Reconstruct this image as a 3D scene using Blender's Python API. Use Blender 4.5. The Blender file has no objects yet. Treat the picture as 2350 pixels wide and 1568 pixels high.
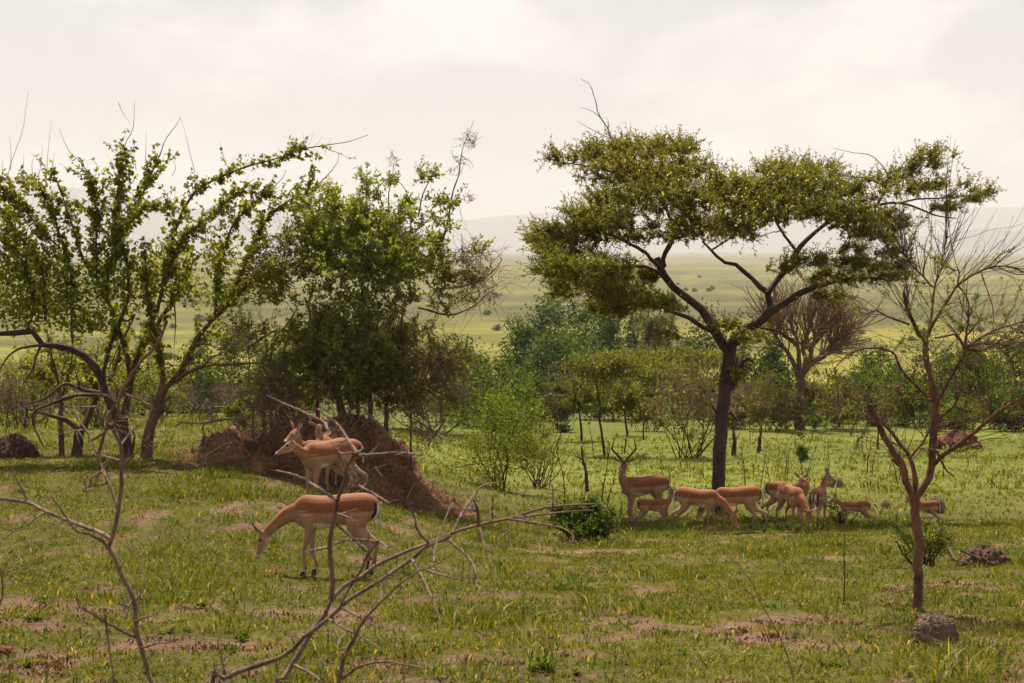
import bpy, math, random
import numpy as np
from mathutils import Vector, Matrix
from mathutils.kdtree import KDTree

R = math.radians
rng = np.random.default_rng(11)
random.seed(5)
sc = bpy.context.scene
COL = sc.collection

# ------------------------------------------------------------------ camera
F = 4200.0                      # focal length in units of a 2350 px wide picture
CAMZ = 2.0
PITCH = math.atan(214 / F)
cam = bpy.data.cameras.new('camera')
cam.sensor_width = 36.0
cam.lens = 36.0 * F / 2350.0
cam.clip_start = 0.1
cam.clip_end = 120000.0
cam.dof.use_dof = True
cam.dof.focus_distance = 24.0
cam.dof.aperture_fstop = 14.0
camo = bpy.data.objects.new('camera', cam)
camo.location = (0, 0, CAMZ)
camo.rotation_euler = (R(90) - PITCH, 0, 0)
COL.objects.link(camo)
sc.camera = camo

# ------------------------------------------------------------------ sky and sun
SUN = Vector((-0.05, 0.47, 0.88)).normalized()
world = bpy.data.worlds.new('World')
sc.world = world
world.use_nodes = True
nt = world.node_tree
nt.nodes.clear()
N = nt.nodes.new
out = N('ShaderNodeOutputWorld')
bg = N('ShaderNodeBackground')
sky = N('ShaderNodeTexSky')
sky.sky_type = 'NISHITA'
sky.sun_disc = False
sky.sun_elevation = math.asin(SUN.z)
sky.sun_rotation = math.atan2(SUN.x, SUN.y)
sky.dust_density = 3.0
sky.air_density = 1.2
tc = N('ShaderNodeTexCoord')
sep = N('ShaderNodeSeparateXYZ')
nt.links.new(tc.outputs['Generated'], sep.inputs[0])
nz = N('ShaderNodeTexNoise')
nz.inputs['Scale'].default_value = 7.5
nz.inputs['Detail'].default_value = 8.0
nz.inputs['Roughness'].default_value = 0.56
nz.inputs['Distortion'].default_value = 0.35
zs = N('ShaderNodeVectorMath'); zs.operation = 'MULTIPLY'; zs.inputs[1].default_value = (1, 1, 1.9)
nt.links.new(tc.outputs['Generated'], zs.inputs[0])
nt.links.new(zs.outputs[0], nz.inputs['Vector'])
rp = N('ShaderNodeMapRange')
rp.inputs['From Min'].default_value = 0.42; rp.inputs['From Max'].default_value = 0.60
rp.interpolation_type = 'SMOOTHSTEP'
nt.links.new(nz.outputs['Fac'], rp.inputs['Value'])
# nishita scaled to daylight level
sk = N('ShaderNodeVectorMath'); sk.operation = 'SCALE'; sk.inputs['Scale'].default_value = 0.05
nt.links.new(sky.outputs[0], sk.inputs[0])
# pale humid veil: thick at the horizon, thinner overhead
veil = N('ShaderNodeMapRange')
veil.inputs['From Min'].default_value = 0.0; veil.inputs['From Max'].default_value = 0.60
veil.inputs['To Min'].default_value = 0.93; veil.inputs['To Max'].default_value = 0.06
nt.links.new(sep.outputs['Z'], veil.inputs['Value'])
mx = N('ShaderNodeMix'); mx.data_type = 'RGBA'
mx.inputs['B'].default_value = (0.430, 0.414, 0.414, 1)
nt.links.new(veil.outputs[0], mx.inputs['Factor'])
nt.links.new(sk.outputs[0], mx.inputs['A'])
cf = N('ShaderNodeMath'); cf.operation = 'MULTIPLY'; cf.inputs[1].default_value = 0.85
nt.links.new(rp.outputs[0], cf.inputs[0])
mc = N('ShaderNodeMix'); mc.data_type = 'RGBA'
mc.inputs['B'].default_value = (0.560, 0.525, 0.500, 1)
nt.links.new(cf.outputs[0], mc.inputs['Factor'])
nt.links.new(mx.outputs['Result'], mc.inputs['A'])
nt.links.new(mc.outputs['Result'], bg.inputs['Color'])
bg.inputs['Strength'].default_value = 1.0
nt.links.new(bg.outputs[0], out.inputs['Surface'])

sl = bpy.data.lights.new('sun', 'SUN')
sl.energy = 5.0
sl.angle = R(0.6)
sl.color = (1.0, 0.87, 0.68)
so = bpy.data.objects.new('sun', sl)
so.rotation_euler = (-SUN).to_track_quat('-Z', 'Y').to_euler()
so.location = SUN * 60
COL.objects.link(so)

vs = sc.view_settings
vs.view_transform = 'Standard'
vs.look = 'None'
vs.exposure = 0.95
vs.gamma = 1.0
vs.use_curve_mapping = False
sc.render.engine = 'CYCLES'
cy = sc.cycles
cy.use_denoising = True
cy.max_bounces = 6
cy.diffuse_bounces = 3
cy.glossy_bounces = 2
cy.transmission_bounces = 3
cy.transparent_max_bounces = 6
cy.volume_bounces = 0
cy.caustics_reflective = False
cy.caustics_refractive = False

# ------------------------------------------------------------------ picture units to places
CP, SP = math.cos(PITCH), math.sin(PITCH)
def pt(x, y, Y):
    """place seen at (x, y) of the 2350 x 1568 picture when it stands Y metres out"""
    a = (x - 1175.0) / F; b = (784.0 - y) / F
    dy = CP + b * SP; dz = -SP + b * CP
    return np.array([a / dy * Y, Y, CAMZ + dz / dy * Y])
def pts(xy, Y):
    xy = np.asarray(xy, float); Y = np.broadcast_to(np.asarray(Y, float), (len(xy),))
    return np.array([pt(a, b, c) for (a, b), c in zip(xy, Y)])
def crop(x0, y0, w, cw):
    k = 0.72598 * w / cw
    return lambda l: [(x0 * 0.72598 + a * k, y0 * 0.72598 + b * k) for a, b in l]
c1 = crop(0, 250, 1100, 2300); c2 = crop(0, 900, 1100, 2300); c3 = crop(700, 350, 1000, 2091)
c4 = crop(500, 1100, 1100, 2300); c5 = crop(1600, 200, 1300, 2265); c6 = crop(1500, 850, 1100, 2300)
c7 = crop(2400, 800, 837, 2187); c8 = crop(2500, 1400, 737, 1521); fl = crop(0, 1500, 1000, 2350)
fm = crop(900, 1500, 1100, 2350); c9 = crop(2350, 400, 887, 2318); c10 = crop(1400, 1150, 600, 1568)
c11 = crop(2650, 1000, 587, 1534); c12 = crop(550, 1000, 950, 2350); c13 = crop(2250, 950, 500, 1568)
c14 = crop(0, 1100, 500, 1960); cr = crop(1800, 1600, 900, 2350)

# ------------------------------------------------------------------ noise
_T = np.random.default_rng(3).random((8, 256, 256))
def vn(x, y, s, k=0):
    """smooth value noise, feature size s metres"""
    x = np.asarray(x, float) / s + 57.3 * k; y = np.asarray(y, float) / s + 19.7 * k
    i = np.floor(x).astype(int); j = np.floor(y).astype(int)
    u = x - i; v = y - j; u = u * u * (3 - 2 * u); v = v * v * (3 - 2 * v)
    t = _T[k % 8]
    g = lambda a, b: t[a % 256, b % 256]
    return (g(i, j) * (1 - u) + g(i + 1, j) * u) * (1 - v) + (g(i, j + 1) * (1 - u) + g(i + 1, j + 1) * u) * v
def fbm(x, y, s, k=0, o=4):
    r = 0; a = .5; n = 0
    for q in range(o):
        r = r + a * vn(x, y, s / 2 ** q, k + q); n += a; a *= .5
    return r / n
def sst(a, b, x):
    t = np.clip((x - a) / (b - a), 0, 1); return t * t * (3 - 2 * t)

# ------------------------------------------------------------------ lie of the land
YK = [-60, 0, 6, 10, 19, 26, 33.6, 45, 60, 90, 150, 250, 500, 700, 1e5]
ZL = [-2, -2, -2.1, -2.4, -3.22, -3.36, -3.62, -4.35, -5.6, -8.2, -13.2, -21, -39, -40, -40]
ZR = [-2, -2, -2.1, -2.4, -3.45, -4.25, -5.06, -5.98, -6.9, -8.6, -13.2, -21, -39, -40, -40]
def ground(x, Y):
    x = np.asarray(x, float); Y = np.asarray(Y, float)
    u = x / np.maximum(Y, 9.0)
    w = sst(-0.17, 0.04, u)
    z = np.interp(Y, YK, ZL) * (1 - w) + np.interp(Y, YK, ZR) * w
    amp = np.clip(Y / 40, .25, 3) * (1 - sst(300, 700, Y))
    z = z + (fbm(x, Y, 9, 1, 2) - .5) * .22 * amp
    return z + CAMZ
_Yg = np.geomspace(7.5, 4000, 5000)
def hit(x, y):
    """place on the ground seen at (x, y)"""
    a = (x - 1175.0) / F; b = (784.0 - y) / F
    dy = CP + b * SP; dz = -SP + b * CP
    X = a / dy * _Yg; Z = CAMZ + dz / dy * _Yg
    g = ground(X, _Yg)
    i = int(np.argmax(Z < g))
    return np.array([X[i], _Yg[i], g[i]])
def on_ground(x, Y):
    X = (x - 1175.0) / F * Y
    return np.array([X, Y, float(ground(X, Y))])

# ------------------------------------------------------------------ mesh helpers
ALB = .80                       # overall reflectance level of the place
def raw_mesh(name, V, Fs, cols=None, smooth=True, mats=(), mi=None):
    V = np.ascontiguousarray(V, np.float32)
    me = bpy.data.meshes.new(name)
    me.vertices.add(len(V)); me.vertices.foreach_set('co', V.ravel())
    Fs = [f for f in (Fs if isinstance(Fs, (list, tuple)) else [Fs]) if len(f)]
    loops = np.concatenate([np.asarray(f, np.int32).ravel() for f in Fs])
    tot = np.concatenate([np.full(len(f), f.shape[1], np.int32) for f in Fs])
    st = np.concatenate([[0], np.cumsum(tot)[:-1]]).astype(np.int32)
    me.loops.add(len(loops)); me.loops.foreach_set('vertex_index', loops)
    me.polygons.add(len(tot)); me.polygons.foreach_set('loop_start', st); me.polygons.foreach_set('loop_total', tot)
    me.polygons.foreach_set('use_smooth', np.full(len(tot), smooth))
    if mi is not None: me.polygons.foreach_set('material_index', np.asarray(mi, np.int32))
    me.update(calc_edges=True)
    if cols is not None:
        c = np.ones((len(V), 4), np.float32); c[:, :3] = np.asarray(cols) * ALB
        at = me.attributes.new('Col', 'FLOAT_COLOR', 'POINT'); at.data.foreach_set('color', c.ravel())
    for m in mats: me.materials.append(m)
    return me
class MB:
    def __init__(s): s.V = []; s.Q = []; s.T = []; s.C = []; s.n = 0
    def add(s, V, Fq=None, Ft=None, col=None):
        V = np.asarray(V, float).reshape(-1, 3)
        if Fq is not None and len(Fq): s.Q.append(np.asarray(Fq) + s.n)
        if Ft is not None and len(Ft): s.T.append(np.asarray(Ft) + s.n)
        c = np.broadcast_to(np.asarray((.5, .5, .5) if col is None else col, float), (len(V), 3))
        s.V.append(V); s.C.append(c); s.n += len(V)
    def build(s, name, mat, parent=None, smooth=True, origin=None):
        V = np.concatenate(s.V)
        Fs = []
        if s.Q: Fs.append(np.concatenate(s.Q))
        if s.T: Fs.append(np.concatenate(s.T))
        if parent is not None and origin is None: origin = wloc(parent)
        if origin is None: origin = (0, 0, 0)
        me = raw_mesh(name, V - np.asarray(origin), Fs, np.concatenate(s.C), smooth, [mat])
        return link(name, me, parent, origin)
_WL = {}
def wloc(o): return np.array(_WL.get(o.name, (0, 0, 0)), float)
def link(name, data, parent=None, origin=(0, 0, 0)):
    o = bpy.data.objects.new(name, data); COL.objects.link(o)
    if parent is not None:
        o.parent = parent; o.location = np.asarray(origin) - wloc(parent)
    else:
        o.location = origin
    _WL[o.name] = tuple(origin)
    return o
def thing(name, label, cat, loc, group=None):
    o = link(name, None, None, loc)
    o.empty_display_size = .2
    o['label'] = label; o['category'] = cat
    if group: o['group'] = group
    return o
def tag(o, label=None, cat=None, group=None, kind=None):
    if label: o['label'] = label
    if cat: o['category'] = cat
    if group: o['group'] = group
    if kind: o['kind'] = kind
    return o
def nrm(v): return v / np.maximum(np.linalg.norm(v, axis=-1, keepdims=True), 1e-9)
def spline(p, n):
    """Catmull-Rom through the given places, n samples"""
    p = np.asarray(p, float)
    if len(p) < 3:
        t = np.linspace(0, 1, n)[:, None]; return p[0] * (1 - t) + p[-1] * t
    d = np.concatenate([[0], np.cumsum(np.linalg.norm(np.diff(p[:, :3], axis=0), axis=1))])
    q = np.vstack([2 * p[0] - p[1], p, 2 * p[-1] - p[-2]])
    s = np.linspace(0, d[-1], n); i = np.clip(np.searchsorted(d, s, 'right') - 1, 0, len(p) - 2)
    t = ((s - d[i]) / np.maximum(d[i + 1] - d[i], 1e-9))[:, None]
    a, b, c, e = q[i], q[i + 1], q[i + 2], q[i + 3]
    return .5 * (2 * b + (c - a) * t + (2 * a - 5 * b + 4 * c - e) * t ** 2 + (3 * b - a - 3 * c + e) * t ** 3)
def tubes(P, Rd, S=5):
    """many tubes at once: P (M,K,3), Rd (M,K)"""
    P = np.asarray(P, float); Rd = np.asarray(Rd, float)
    M, K, _ = P.shape
    T = np.gradient(P, axis=1); T = nrm(T)
    mean = np.abs(T.mean(1)); ref = np.eye(3)[np.argmin(mean, axis=1)]
    U = nrm(np.cross(T, ref[:, None, :])); W = np.cross(T, U)
    a = np.arange(S) * 2 * np.pi / S
    V = P[:, :, None, :] + Rd[:, :, None, None] * (U[:, :, None, :] * np.cos(a)[None, None, :, None] + W[:, :, None, :] * np.sin(a)[None, None, :, None])
    idx = np.arange(M * K * S).reshape(M, K, S)
    A = idx[:, :-1, :]; B = idx[:, 1:, :]
    Q = np.stack([A, np.roll(A, -1, 2), np.roll(B, -1, 2), B], -1).reshape(-1, 4)
    return V.reshape(-1, 3), Q
def limb(mb, P, r0, r1, S=8, n=None, knob=.06, col=None, taper=1.0):
    """one bark covered limb along a line"""
    L = np.linalg.norm(np.diff(P, axis=0), axis=1).sum()
    n = n or int(np.clip(L / max(r0 * 2.6, .03), 8, 40))
    C = spline(P, n)
    t = np.linspace(0, 1, n)
    rad = (r0 + (r1 - r0) * t ** taper) * (1 + knob * rng.standard_normal(n))
    C[1:-1] += rng.standard_normal((n - 2, 3)) * r0 * .10
    V, Q = tubes(C[None], rad[None], S)
    V += rng.standard_normal(V.shape) * (np.repeat(rad, S)[:, None] * .045)
    mb.add(V, Q, col=col)
    # end cap
    return C, rad
def grow(st, d, L, K, wob=.25, trop=(0, 0, 0)):
    st = np.asarray(st, float); M = len(st); d = nrm(np.asarray(d, float)); L = np.broadcast_to(L, (M,))
    P = np.empty((M, K, 3)); P[:, 0] = st
    for k in range(1, K):
        d = nrm(d + wob * rng.standard_normal((M, 3)) + np.asarray(trop))
        P[:, k] = P[:, k - 1] + d * (L / (K - 1))[:, None]
    return P
def sprout(P, n, lo=.2, hi=1.0, ang=.9):
    """n starting places and directions along lines P (M,K,3)"""
    M, K, _ = P.shape
    i = rng.integers(0, M, n); f = (lo + (hi - lo) * rng.random(n)) * (K - 1.001)
    k = f.astype(int); t = (f - k)[:, None]
    s = P[i, k] * (1 - t) + P[i, k + 1] * t
    tg = nrm(P[i, k + 1] - P[i, k])
    r = nrm(np.cross(tg, rng.standard_normal((n, 3))))
    a = ang * (.6 + .6 * rng.random(n))[:, None]
    return s, tg * np.cos(a) + r * np.sin(a), i
def leaves(mb, pos, d, nm, L, W, col):
    """rhombic leaves"""
    n = len(pos); d = nrm(d); s = nrm(np.cross(d, nm)); up = np.cross(s, d)
    L = np.broadcast_to(L, (n,))[:, None]; W = np.broadcast_to(W, (n,))[:, None]
    V = np.stack([pos, pos + d * L * .45 + s * W * .5 + up * W * .12, pos + d * L, pos + d * L * .45 - s * W * .5 + up * W * .12], 1)
    idx = np.arange(n * 4).reshape(n, 4)
    mb.add(V.reshape(-1, 3), idx, col=np.repeat(col, 4, 0))
def hue(base, n, dv=.25, dh=.10, alt=None, pa=0.0):
    """varied leaf colours about a base"""
    b = np.array(base, float)[None] * np.exp(dv * rng.standard_normal((n, 1))) * (1 + dh * rng.standard_normal((n, 3)))
    if alt is not None:
        m = rng.random(n) < pa; b[m] = np.array(alt) * (1 + .2 * rng.standard_normal((m.sum(), 1)))
    return np.clip(b, .004, .9)
def rdir(n, up=0.0): return nrm(rng.standard_normal((n, 3)) + np.array([0, 0, up]))
def ell(n, fill=.33):
    """places in a unit ball"""
    return rdir(n) * (rng.random((n, 1)) ** fill)

# ------------------------------------------------------------------ materials
def new_mat(name):
    m = bpy.data.materials.new(name); m.use_nodes = True; t = m.node_tree; t.nodes.clear(); return m, t
def leaf_mat(name, trans=.4, gloss=.12, rough=.45):
    m, t = new_mat(name); n = t.nodes.new; l = t.links.new
    o = n('ShaderNodeOutputMaterial'); at = n('ShaderNodeAttribute'); at.attribute_name = 'Col'
    d = n('ShaderNodeBsdfDiffuse'); tr = n('ShaderNodeBsdfTranslucent'); g = n('ShaderNodeBsdfGlossy')
    tw = n('ShaderNodeMix'); tw.data_type = 'RGBA'; tw.blend_type = 'MULTIPLY'; tw.inputs['Factor'].default_value = 1
    tw.inputs['B'].default_value = (1.55, 1.40, .45, 1)
    l(at.outputs['Color'], d.inputs['Color']); l(at.outputs['Color'], tw.inputs['A']); l(tw.outputs['Result'], tr.inputs['Color'])
    a = n('ShaderNodeMixShader'); a.inputs[0].default_value = trans; l(d.outputs[0], a.inputs[1]); l(tr.outputs[0], a.inputs[2])
    g.inputs['Roughness'].default_value = rough; g.inputs['Color'].default_value = (.9, .9, .85, 1)
    fr = n('ShaderNodeFresnel'); fr.inputs['IOR'].default_value = 1.4
    mu = n('ShaderNodeMath'); mu.operation = 'MULTIPLY'; mu.inputs[1].default_value = gloss * 5; l(fr.outputs[0], mu.inputs[0])
    b = n('ShaderNodeMixShader'); l(mu.outputs[0], b.inputs[0]); l(a.outputs[0], b.inputs[1]); l(g.outputs[0], b.inputs[2])
    l(b.outputs[0], o.inputs['Surface']); return m
def bark_mat(name, ca, cb, scale=18, bump=.5, stretch=4.0):
    m, t = new_mat(name); n = t.nodes.new; l = t.links.new
    o = n('ShaderNodeOutputMaterial'); p = n('ShaderNodeBsdfPrincipled'); p.inputs['Roughness'].default_value = .9
    tcn = n('ShaderNodeTexCoord'); mp = n('ShaderNodeMapping'); mp.inputs['Scale'].default_value = (1, 1, 1 / stretch)
    l(tcn.outputs['Object'], mp.inputs['Vector'])
    a = n('ShaderNodeTexNoise'); a.inputs['Scale'].default_value = scale; a.inputs['Detail'].default_value = 6; a.inputs['Roughness'].default_value = .65
    l(mp.outputs[0], a.inputs['Vector'])
    b2 = n('ShaderNodeTexNoise'); b2.inputs['Scale'].default_value = scale * .22; b2.inputs['Detail'].default_value = 3
    l(tcn.outputs['Object'], b2.inputs['Vector'])
    ad = n('ShaderNodeMath'); ad.operation = 'ADD'; l(a.outputs['Fac'], ad.inputs[0]); l(b2.outputs['Fac'], ad.inputs[1])
    r = n('ShaderNodeMapRange'); r.inputs['From Min'].default_value = .75; r.inputs['From Max'].default_value = 1.25
    l(ad.outputs[0], r.inputs['Value'])
    x = n('ShaderNodeMix'); x.data_type = 'RGBA'; x.inputs['A'].default_value = (*ca, 1); x.inputs['B'].default_value = (*cb, 1)
    l(r.outputs[0], x.inputs['Factor']); l(x.outputs['Result'], p.inputs['Base Color'])
    bp = n('ShaderNodeBump'); bp.inputs['Strength'].default_value = bump; bp.inputs['Distance'].default_value = .02
    l(a.outputs['Fac'], bp.inputs['Height']); l(bp.outputs[0], p.inputs['Normal'])
    l(p.outputs[0], o.inputs['Surface']); return m
def attr_mat(name, rough=.85, scale=30, amt=.35, bump=.3, dist=.02, spec=.3, sheen=0):
    """colour from the mesh with fine grain on top"""
    m, t = new_mat(name); n = t.nodes.new; l = t.links.new
    o = n('ShaderNodeOutputMaterial'); p = n('ShaderNodeBsdfPrincipled'); p.inputs['Roughness'].default_value = rough
    p.inputs['Specular IOR Level'].default_value = spec
    if sheen: p.inputs['Sheen Weight'].default_value = sheen; p.inputs['Sheen Roughness'].default_value = .5
    at = n('ShaderNodeAttribute'); at.attribute_name = 'Col'
    tcn = n('ShaderNodeTexCoord'); a = n('ShaderNodeTexNoise'); a.inputs['Scale'].default_value = scale; a.inputs['Detail'].default_value = 7
    a.inputs['Roughness'].default_value = .62
    l(tcn.outputs['Object'], a.inputs['Vector'])
    r = n('ShaderNodeMapRange'); r.inputs['From Min'].default_value = .3; r.inputs['From Max'].default_value = .7
    r.inputs['To Min'].default_value = 1 - amt; r.inputs['To Max'].default_value = 1 + amt
    l(a.outputs['Fac'], r.inputs['Value'])
    s = n('ShaderNodeVectorMath'); s.operation = 'SCALE'; l(at.outputs['Color'], s.inputs[0]); l(r.outputs[0], s.inputs['Scale'])
    l(s.outputs[0], p.inputs['Base Color'])
    bp = n('ShaderNodeBump'); bp.inputs['Strength'].default_value = bump; bp.inputs['Distance'].default_value = dist
    l(a.outputs['Fac'], bp.inputs['Height']); l(bp.outputs[0], p.inputs['Normal'])
    l(p.outputs[0], o.inputs['Surface']); return m
def plain_mat(name, col, rough=.5, spec=.5):
    m, t = new_mat(name); n = t.nodes.new
    o = n('ShaderNodeOutputMaterial'); p = n('ShaderNodeBsdfPrincipled'); p.inputs['Base Color'].default_value = (*col, 1)
    p.inputs['Roughness'].default_value = rough; p.inputs['Specular IOR Level'].default_value = spec
    t.links.new(p.outputs[0], o.inputs['Surface']); return m

M_ground = attr_mat('ground', .95, 16, .45, .9, .05, .1)
def broad_patches(m):
    """sedge and reed patches tens of metres wide on top of the mesh colour"""
    t = m.node_tree; n = t.nodes.new; l = t.links.new
    p = [q for q in t.nodes if q.type == 'BSDF_PRINCIPLED'][0]
    src = p.inputs['Base Color'].links[0].from_socket
    tcn = n('ShaderNodeTexCoord'); mp = n('ShaderNodeMapping'); mp.inputs['Scale'].default_value = (.02, .035, .05)
    l(tcn.outputs['Object'], mp.inputs['Vector'])
    a = n('ShaderNodeTexNoise'); a.inputs['Scale'].default_value = 1.0; a.inputs['Detail'].default_value = 9; a.inputs['Roughness'].default_value = .72
    l(mp.outputs[0], a.inputs['Vector'])
    r = n('ShaderNodeMapRange'); r.inputs['From Min'].default_value = .32; r.inputs['From Max'].default_value = .68
    r.inputs['To Min'].default_value = .55; r.inputs['To Max'].default_value = 1.35; l(a.outputs['Fac'], r.inputs['Value'])
    s = n('ShaderNodeVectorMath'); s.operation = 'SCALE'; l(src, s.inputs[0]); l(r.outputs[0], s.inputs['Scale']); l(s.outputs[0], p.inputs['Base Color'])
broad_patches(M_ground)
M_soil = attr_mat('soil', .95, 20, .55, 1.0, .10, .1)
M_grass = leaf_mat('grass', .38, .003, .5)
M_leaf = leaf_mat('leaf', .48, .004, .5)
M_shiny = leaf_mat('shiny_leaf', .50, .006, .45)
M_dry = attr_mat('dry_twig', .9, 40, .3, .2, .005, .1)
M_dark_bark = bark_mat('dark_bark', (.022, .014, .010), (.085, .052, .036), 16, .8)
M_brown_bark = bark_mat('brown_bark', (.045, .024, .014), (.17, .088, .048), 20, .7)
M_red_bark = bark_mat('red_bark', (.035, .018, .012), (.21, .085, .042), 24, .7, 2.5)
M_grey_bark = bark_mat('grey_bark', (.10, .078, .062), (.26, .20, .155), 14, .6)
M_thorn = bark_mat('thorn_branch', (.060, .034, .026), (.25, .150, .105), 70, .5, 3)
M_fur = attr_mat('coat', .72, 38, .24, .2, .006, .2, .10)
M_eye = plain_mat('eye', (.008, .006, .005), .12, .6)
M_hoof = plain_mat('hoof', (.03, .022, .018), .5)

# ------------------------------------------------------------------ ground sheet
yr = [-60, -40, -25, -15, -8, -3, 0, 2, 4, 5.5, 7]
v = 8.0
while v < 62: yr.append(v); v *= 1.0115
while v < 50000: yr.append(v); v *= 1.055
yr = np.array(yr)
ui = np.linspace(-1, 1, 161)
us = np.concatenate([-1 - np.geomspace(.04, 9, 26)[::-1], ui, 1 + np.geomspace(.04, 9, 26)])
hw = 1.5 + .315 * np.maximum(yr, 4)
GX = us[None, :] * hw[:, None]; GY = np.repeat(yr[:, None], len(us), 1)
def bare(x, y):
    """0 where grass is thick, 1 on bare red soil"""
    n = .28 * fbm(x, y * .8, 1.9, 2, 3) + .72 * fbm(x, y * .8, .40, 3, 3)
    near = 1 - sst(11.5, 18, y)
    thr = .585 - .082 * near
    b = sst(thr, thr + .06, n)
    # trampled earth round the red mound and under the thicket
    m = hit_m
    e = np.exp(-(((x - m[0]) / 2.6) ** 2 + ((y - m[1] + 1.2) / 2.6) ** 2) * 1.3)
    return np.clip(b * (1 - .75 * sst(22, 40, y)) + .75 * sst(.25, .75, e + .35 * (n - .5)), 0, 1)
hit_m = hit(775, 1105)
GZ = ground(GX, GY)
fine = np.clip(1 - (GY - 30) / 40, 0, 1)
GZ = GZ + ((fbm(GX, GY, .55, 4, 3) - .5) * .07 + (fbm(GX, GY, .16, 5, 2) - .5) * .03) * fine
B = bare(GX, GY)
GZ -= .02 * B * fine
soil = np.array([.185, .112, .072]); turf = np.array([.080, .084, .016]); turf2 = np.array([.125, .108, .028])
t1 = fbm(GX, GY, 3.0, 6, 3)[..., None]
base = turf * (1 - t1) + turf2 * t1
litter = fbm(GX, GY, .35, 1, 3)[..., None]
base = base * (.75 + .5 * litter)
near_c = base * (1 - B[..., None]) + soil * (.75 + .5 * litter) * B[..., None]
lawn = np.array([.110, .145, .020]) * (1 - t1) + np.array([.165, .180, .030]) * t1
w1 = sst(28, 55, GY)[..., None]
c = near_c * (1 - w1) + lawn * w1
slope = np.array([.085, .105, .026]) * (.6 + .8 * fbm(GX, GY, 14, 2, 3))[..., None]
w2 = sst(75, 120, GY)[..., None]
c = c * (1 - w2) + slope * w2
# marsh: long streaks of sedge, papyrus and yellow grass
a1 = fbm(GX * .22, GY, 95, 3, 4); a2 = fbm(GX * .10, GY, 260, 6, 3); a3 = fbm(GX, GY * 1.5, 26, 5, 3)
yel = sst(.44, .60, a1 * .72 + a3 * .28)[..., None]; drk = sst(.55, .66, a2)[..., None]
marsh = np.array([.105, .118, .034]) * (1 - yel) + np.array([.185, .195, .038]) * yel
br = (sst(.05, .16, GX / np.maximum(GY, 1)) * (1 - sst(1000, 1700, GY)))[..., None]
marsh = marsh * (1 - .55 * br) + np.array([.19, .19, .030]) * .55 * br * (.45 + 1.1 * yel) + 0
marsh = marsh * (1 - .38 * drk) + np.array([.060, .070, .032]) * .38 * drk
marsh *= (.57 + .48 * a3)[..., None] * np.array([1.10, .98, .72])
w3 = sst(330, 520, GY)[..., None]
c = c * (1 - w3) + marsh * w3
idx = np.arange(GX.size).reshape(GX.shape)
Q = np.stack([idx[:-1, :-1], idx[:-1, 1:], idx[1:, 1:], idx[1:, :-1]], -1).reshape(-1, 4)
g = link('ground', raw_mesh('ground', np.stack([GX, GY, GZ], -1).reshape(-1, 3), [Q], c.reshape(-1, 3), True, [M_ground]))
tag(g, 'grassy savannah slope falling to a wide flat marsh', 'ground', kind='structure')

# ------------------------------------------------------------------ far hills
def ridge(name, label, Y, prof, depth, col):
    px = np.array([p[0] for p in prof], float); py = np.array([p[1] for p in prof], float)
    sx = np.linspace(px[0], px[-1], 260)
    top = np.interp(sx, px, py)
    X = (sx - 1175) / F * Y
    H = (570 - top) / F * Y + (fbm(X, X * 0, Y * .05, 3, 4) - .5) * Y * .0035
    H = np.maximum(H, 4)
    rows = np.array([-1, -.8, -.55, -.3, -.12, 0, .2, .5, 1])
    sh = np.array([0, .12, .38, .68, .90, 1, .85, .5, 0])
    VX = np.repeat(X[None], len(rows), 0) * (1 + rows[:, None] * depth / Y)
    VY = Y + rows[:, None] * depth + 0 * VX
    VZ = -39.5 + CAMZ + (40 + H[None]) * sh[:, None] * (1 + .25 * (fbm(VX, VY, Y * .06, 2, 3) - .5) * (sh[:, None] < 1))
    VZ[0] = VZ[-1] = -42 + CAMZ
    ix = np.arange(VX.size).reshape(VX.shape)
    Qh = np.stack([ix[:-1, :-1], ix[:-1, 1:], ix[1:, 1:], ix[1:, :-1]], -1).reshape(-1, 4)
    cc = np.array(col) * (.8 + .4 * fbm(VX, VY, 700, 1, 3).reshape(-1, 1))
    o = link(name, raw_mesh(name, np.stack([VX, VY, VZ], -1).reshape(-1, 3), [Qh], cc, True, [M_ground]))
    tag(o, label, 'hills', kind='structure')
ridge('hills', 'pale blue hazy hills on the far left skyline beyond the marsh', 21000,
      [(-2600, 560), (-1500, 500), (-600, 450), (-150, 428), (120, 426), (300, 446), (430, 478), (560, 488), (700, 492), (860, 508), (960, 540), (1040, 566), (1150, 570)], 2600, (.06, .075, .05))
ridge('hills', 'pale blue hazy hills on the far right skyline beyond the marsh', 25000,
      [(930, 570), (990, 540), (1060, 507), (1150, 494), (1260, 487), (1340, 478), (1480, 470), (1700, 478), (1900, 492), (2080, 494), (2220, 482), (2340, 478), (2600, 470), (3000, 500), (3700, 520), (4600, 568)], 2600, (.06, .075, .05))
ridge('hills', 'low nearer foothill under the right skyline', 17500,
      [(1900, 570), (2050, 556), (2160, 541), (2240, 530), (2330, 534), (2480, 520), (2800, 540), (3200, 566)], 1400, (.055, .07, .045))

# ------------------------------------------------------------------ haze
hz, t = new_mat('haze')
o_ = t.nodes.new('ShaderNodeOutputMaterial'); pv = t.nodes.new('ShaderNodeVolumePrincipled')
pv.inputs['Color'].default_value = (.945, .960, .990, 1)
pv.inputs['Density'].default_value = 0.75e-4
t.links.new(pv.outputs[0], o_.inputs['Volume'])
hx, y0, y1, z0, z1 = 60000, -200, 52000, -44, 1000
V = np.array([(x, y, z) for z in (z0, z1) for y in (y0, y1) for x in (-hx, hx)], float)
Fh = np.array([(0, 2, 3, 1), (4, 5, 7, 6), (0, 1, 5, 4), (2, 6, 7, 3), (0, 4, 6, 2), (1, 3, 7, 5)])
ho = link('haze', raw_mesh('haze', V, [Fh], None, False, [hz]))
tag(ho, 'thin pale haze over the marsh and hills', 'haze', kind='stuff')

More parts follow.
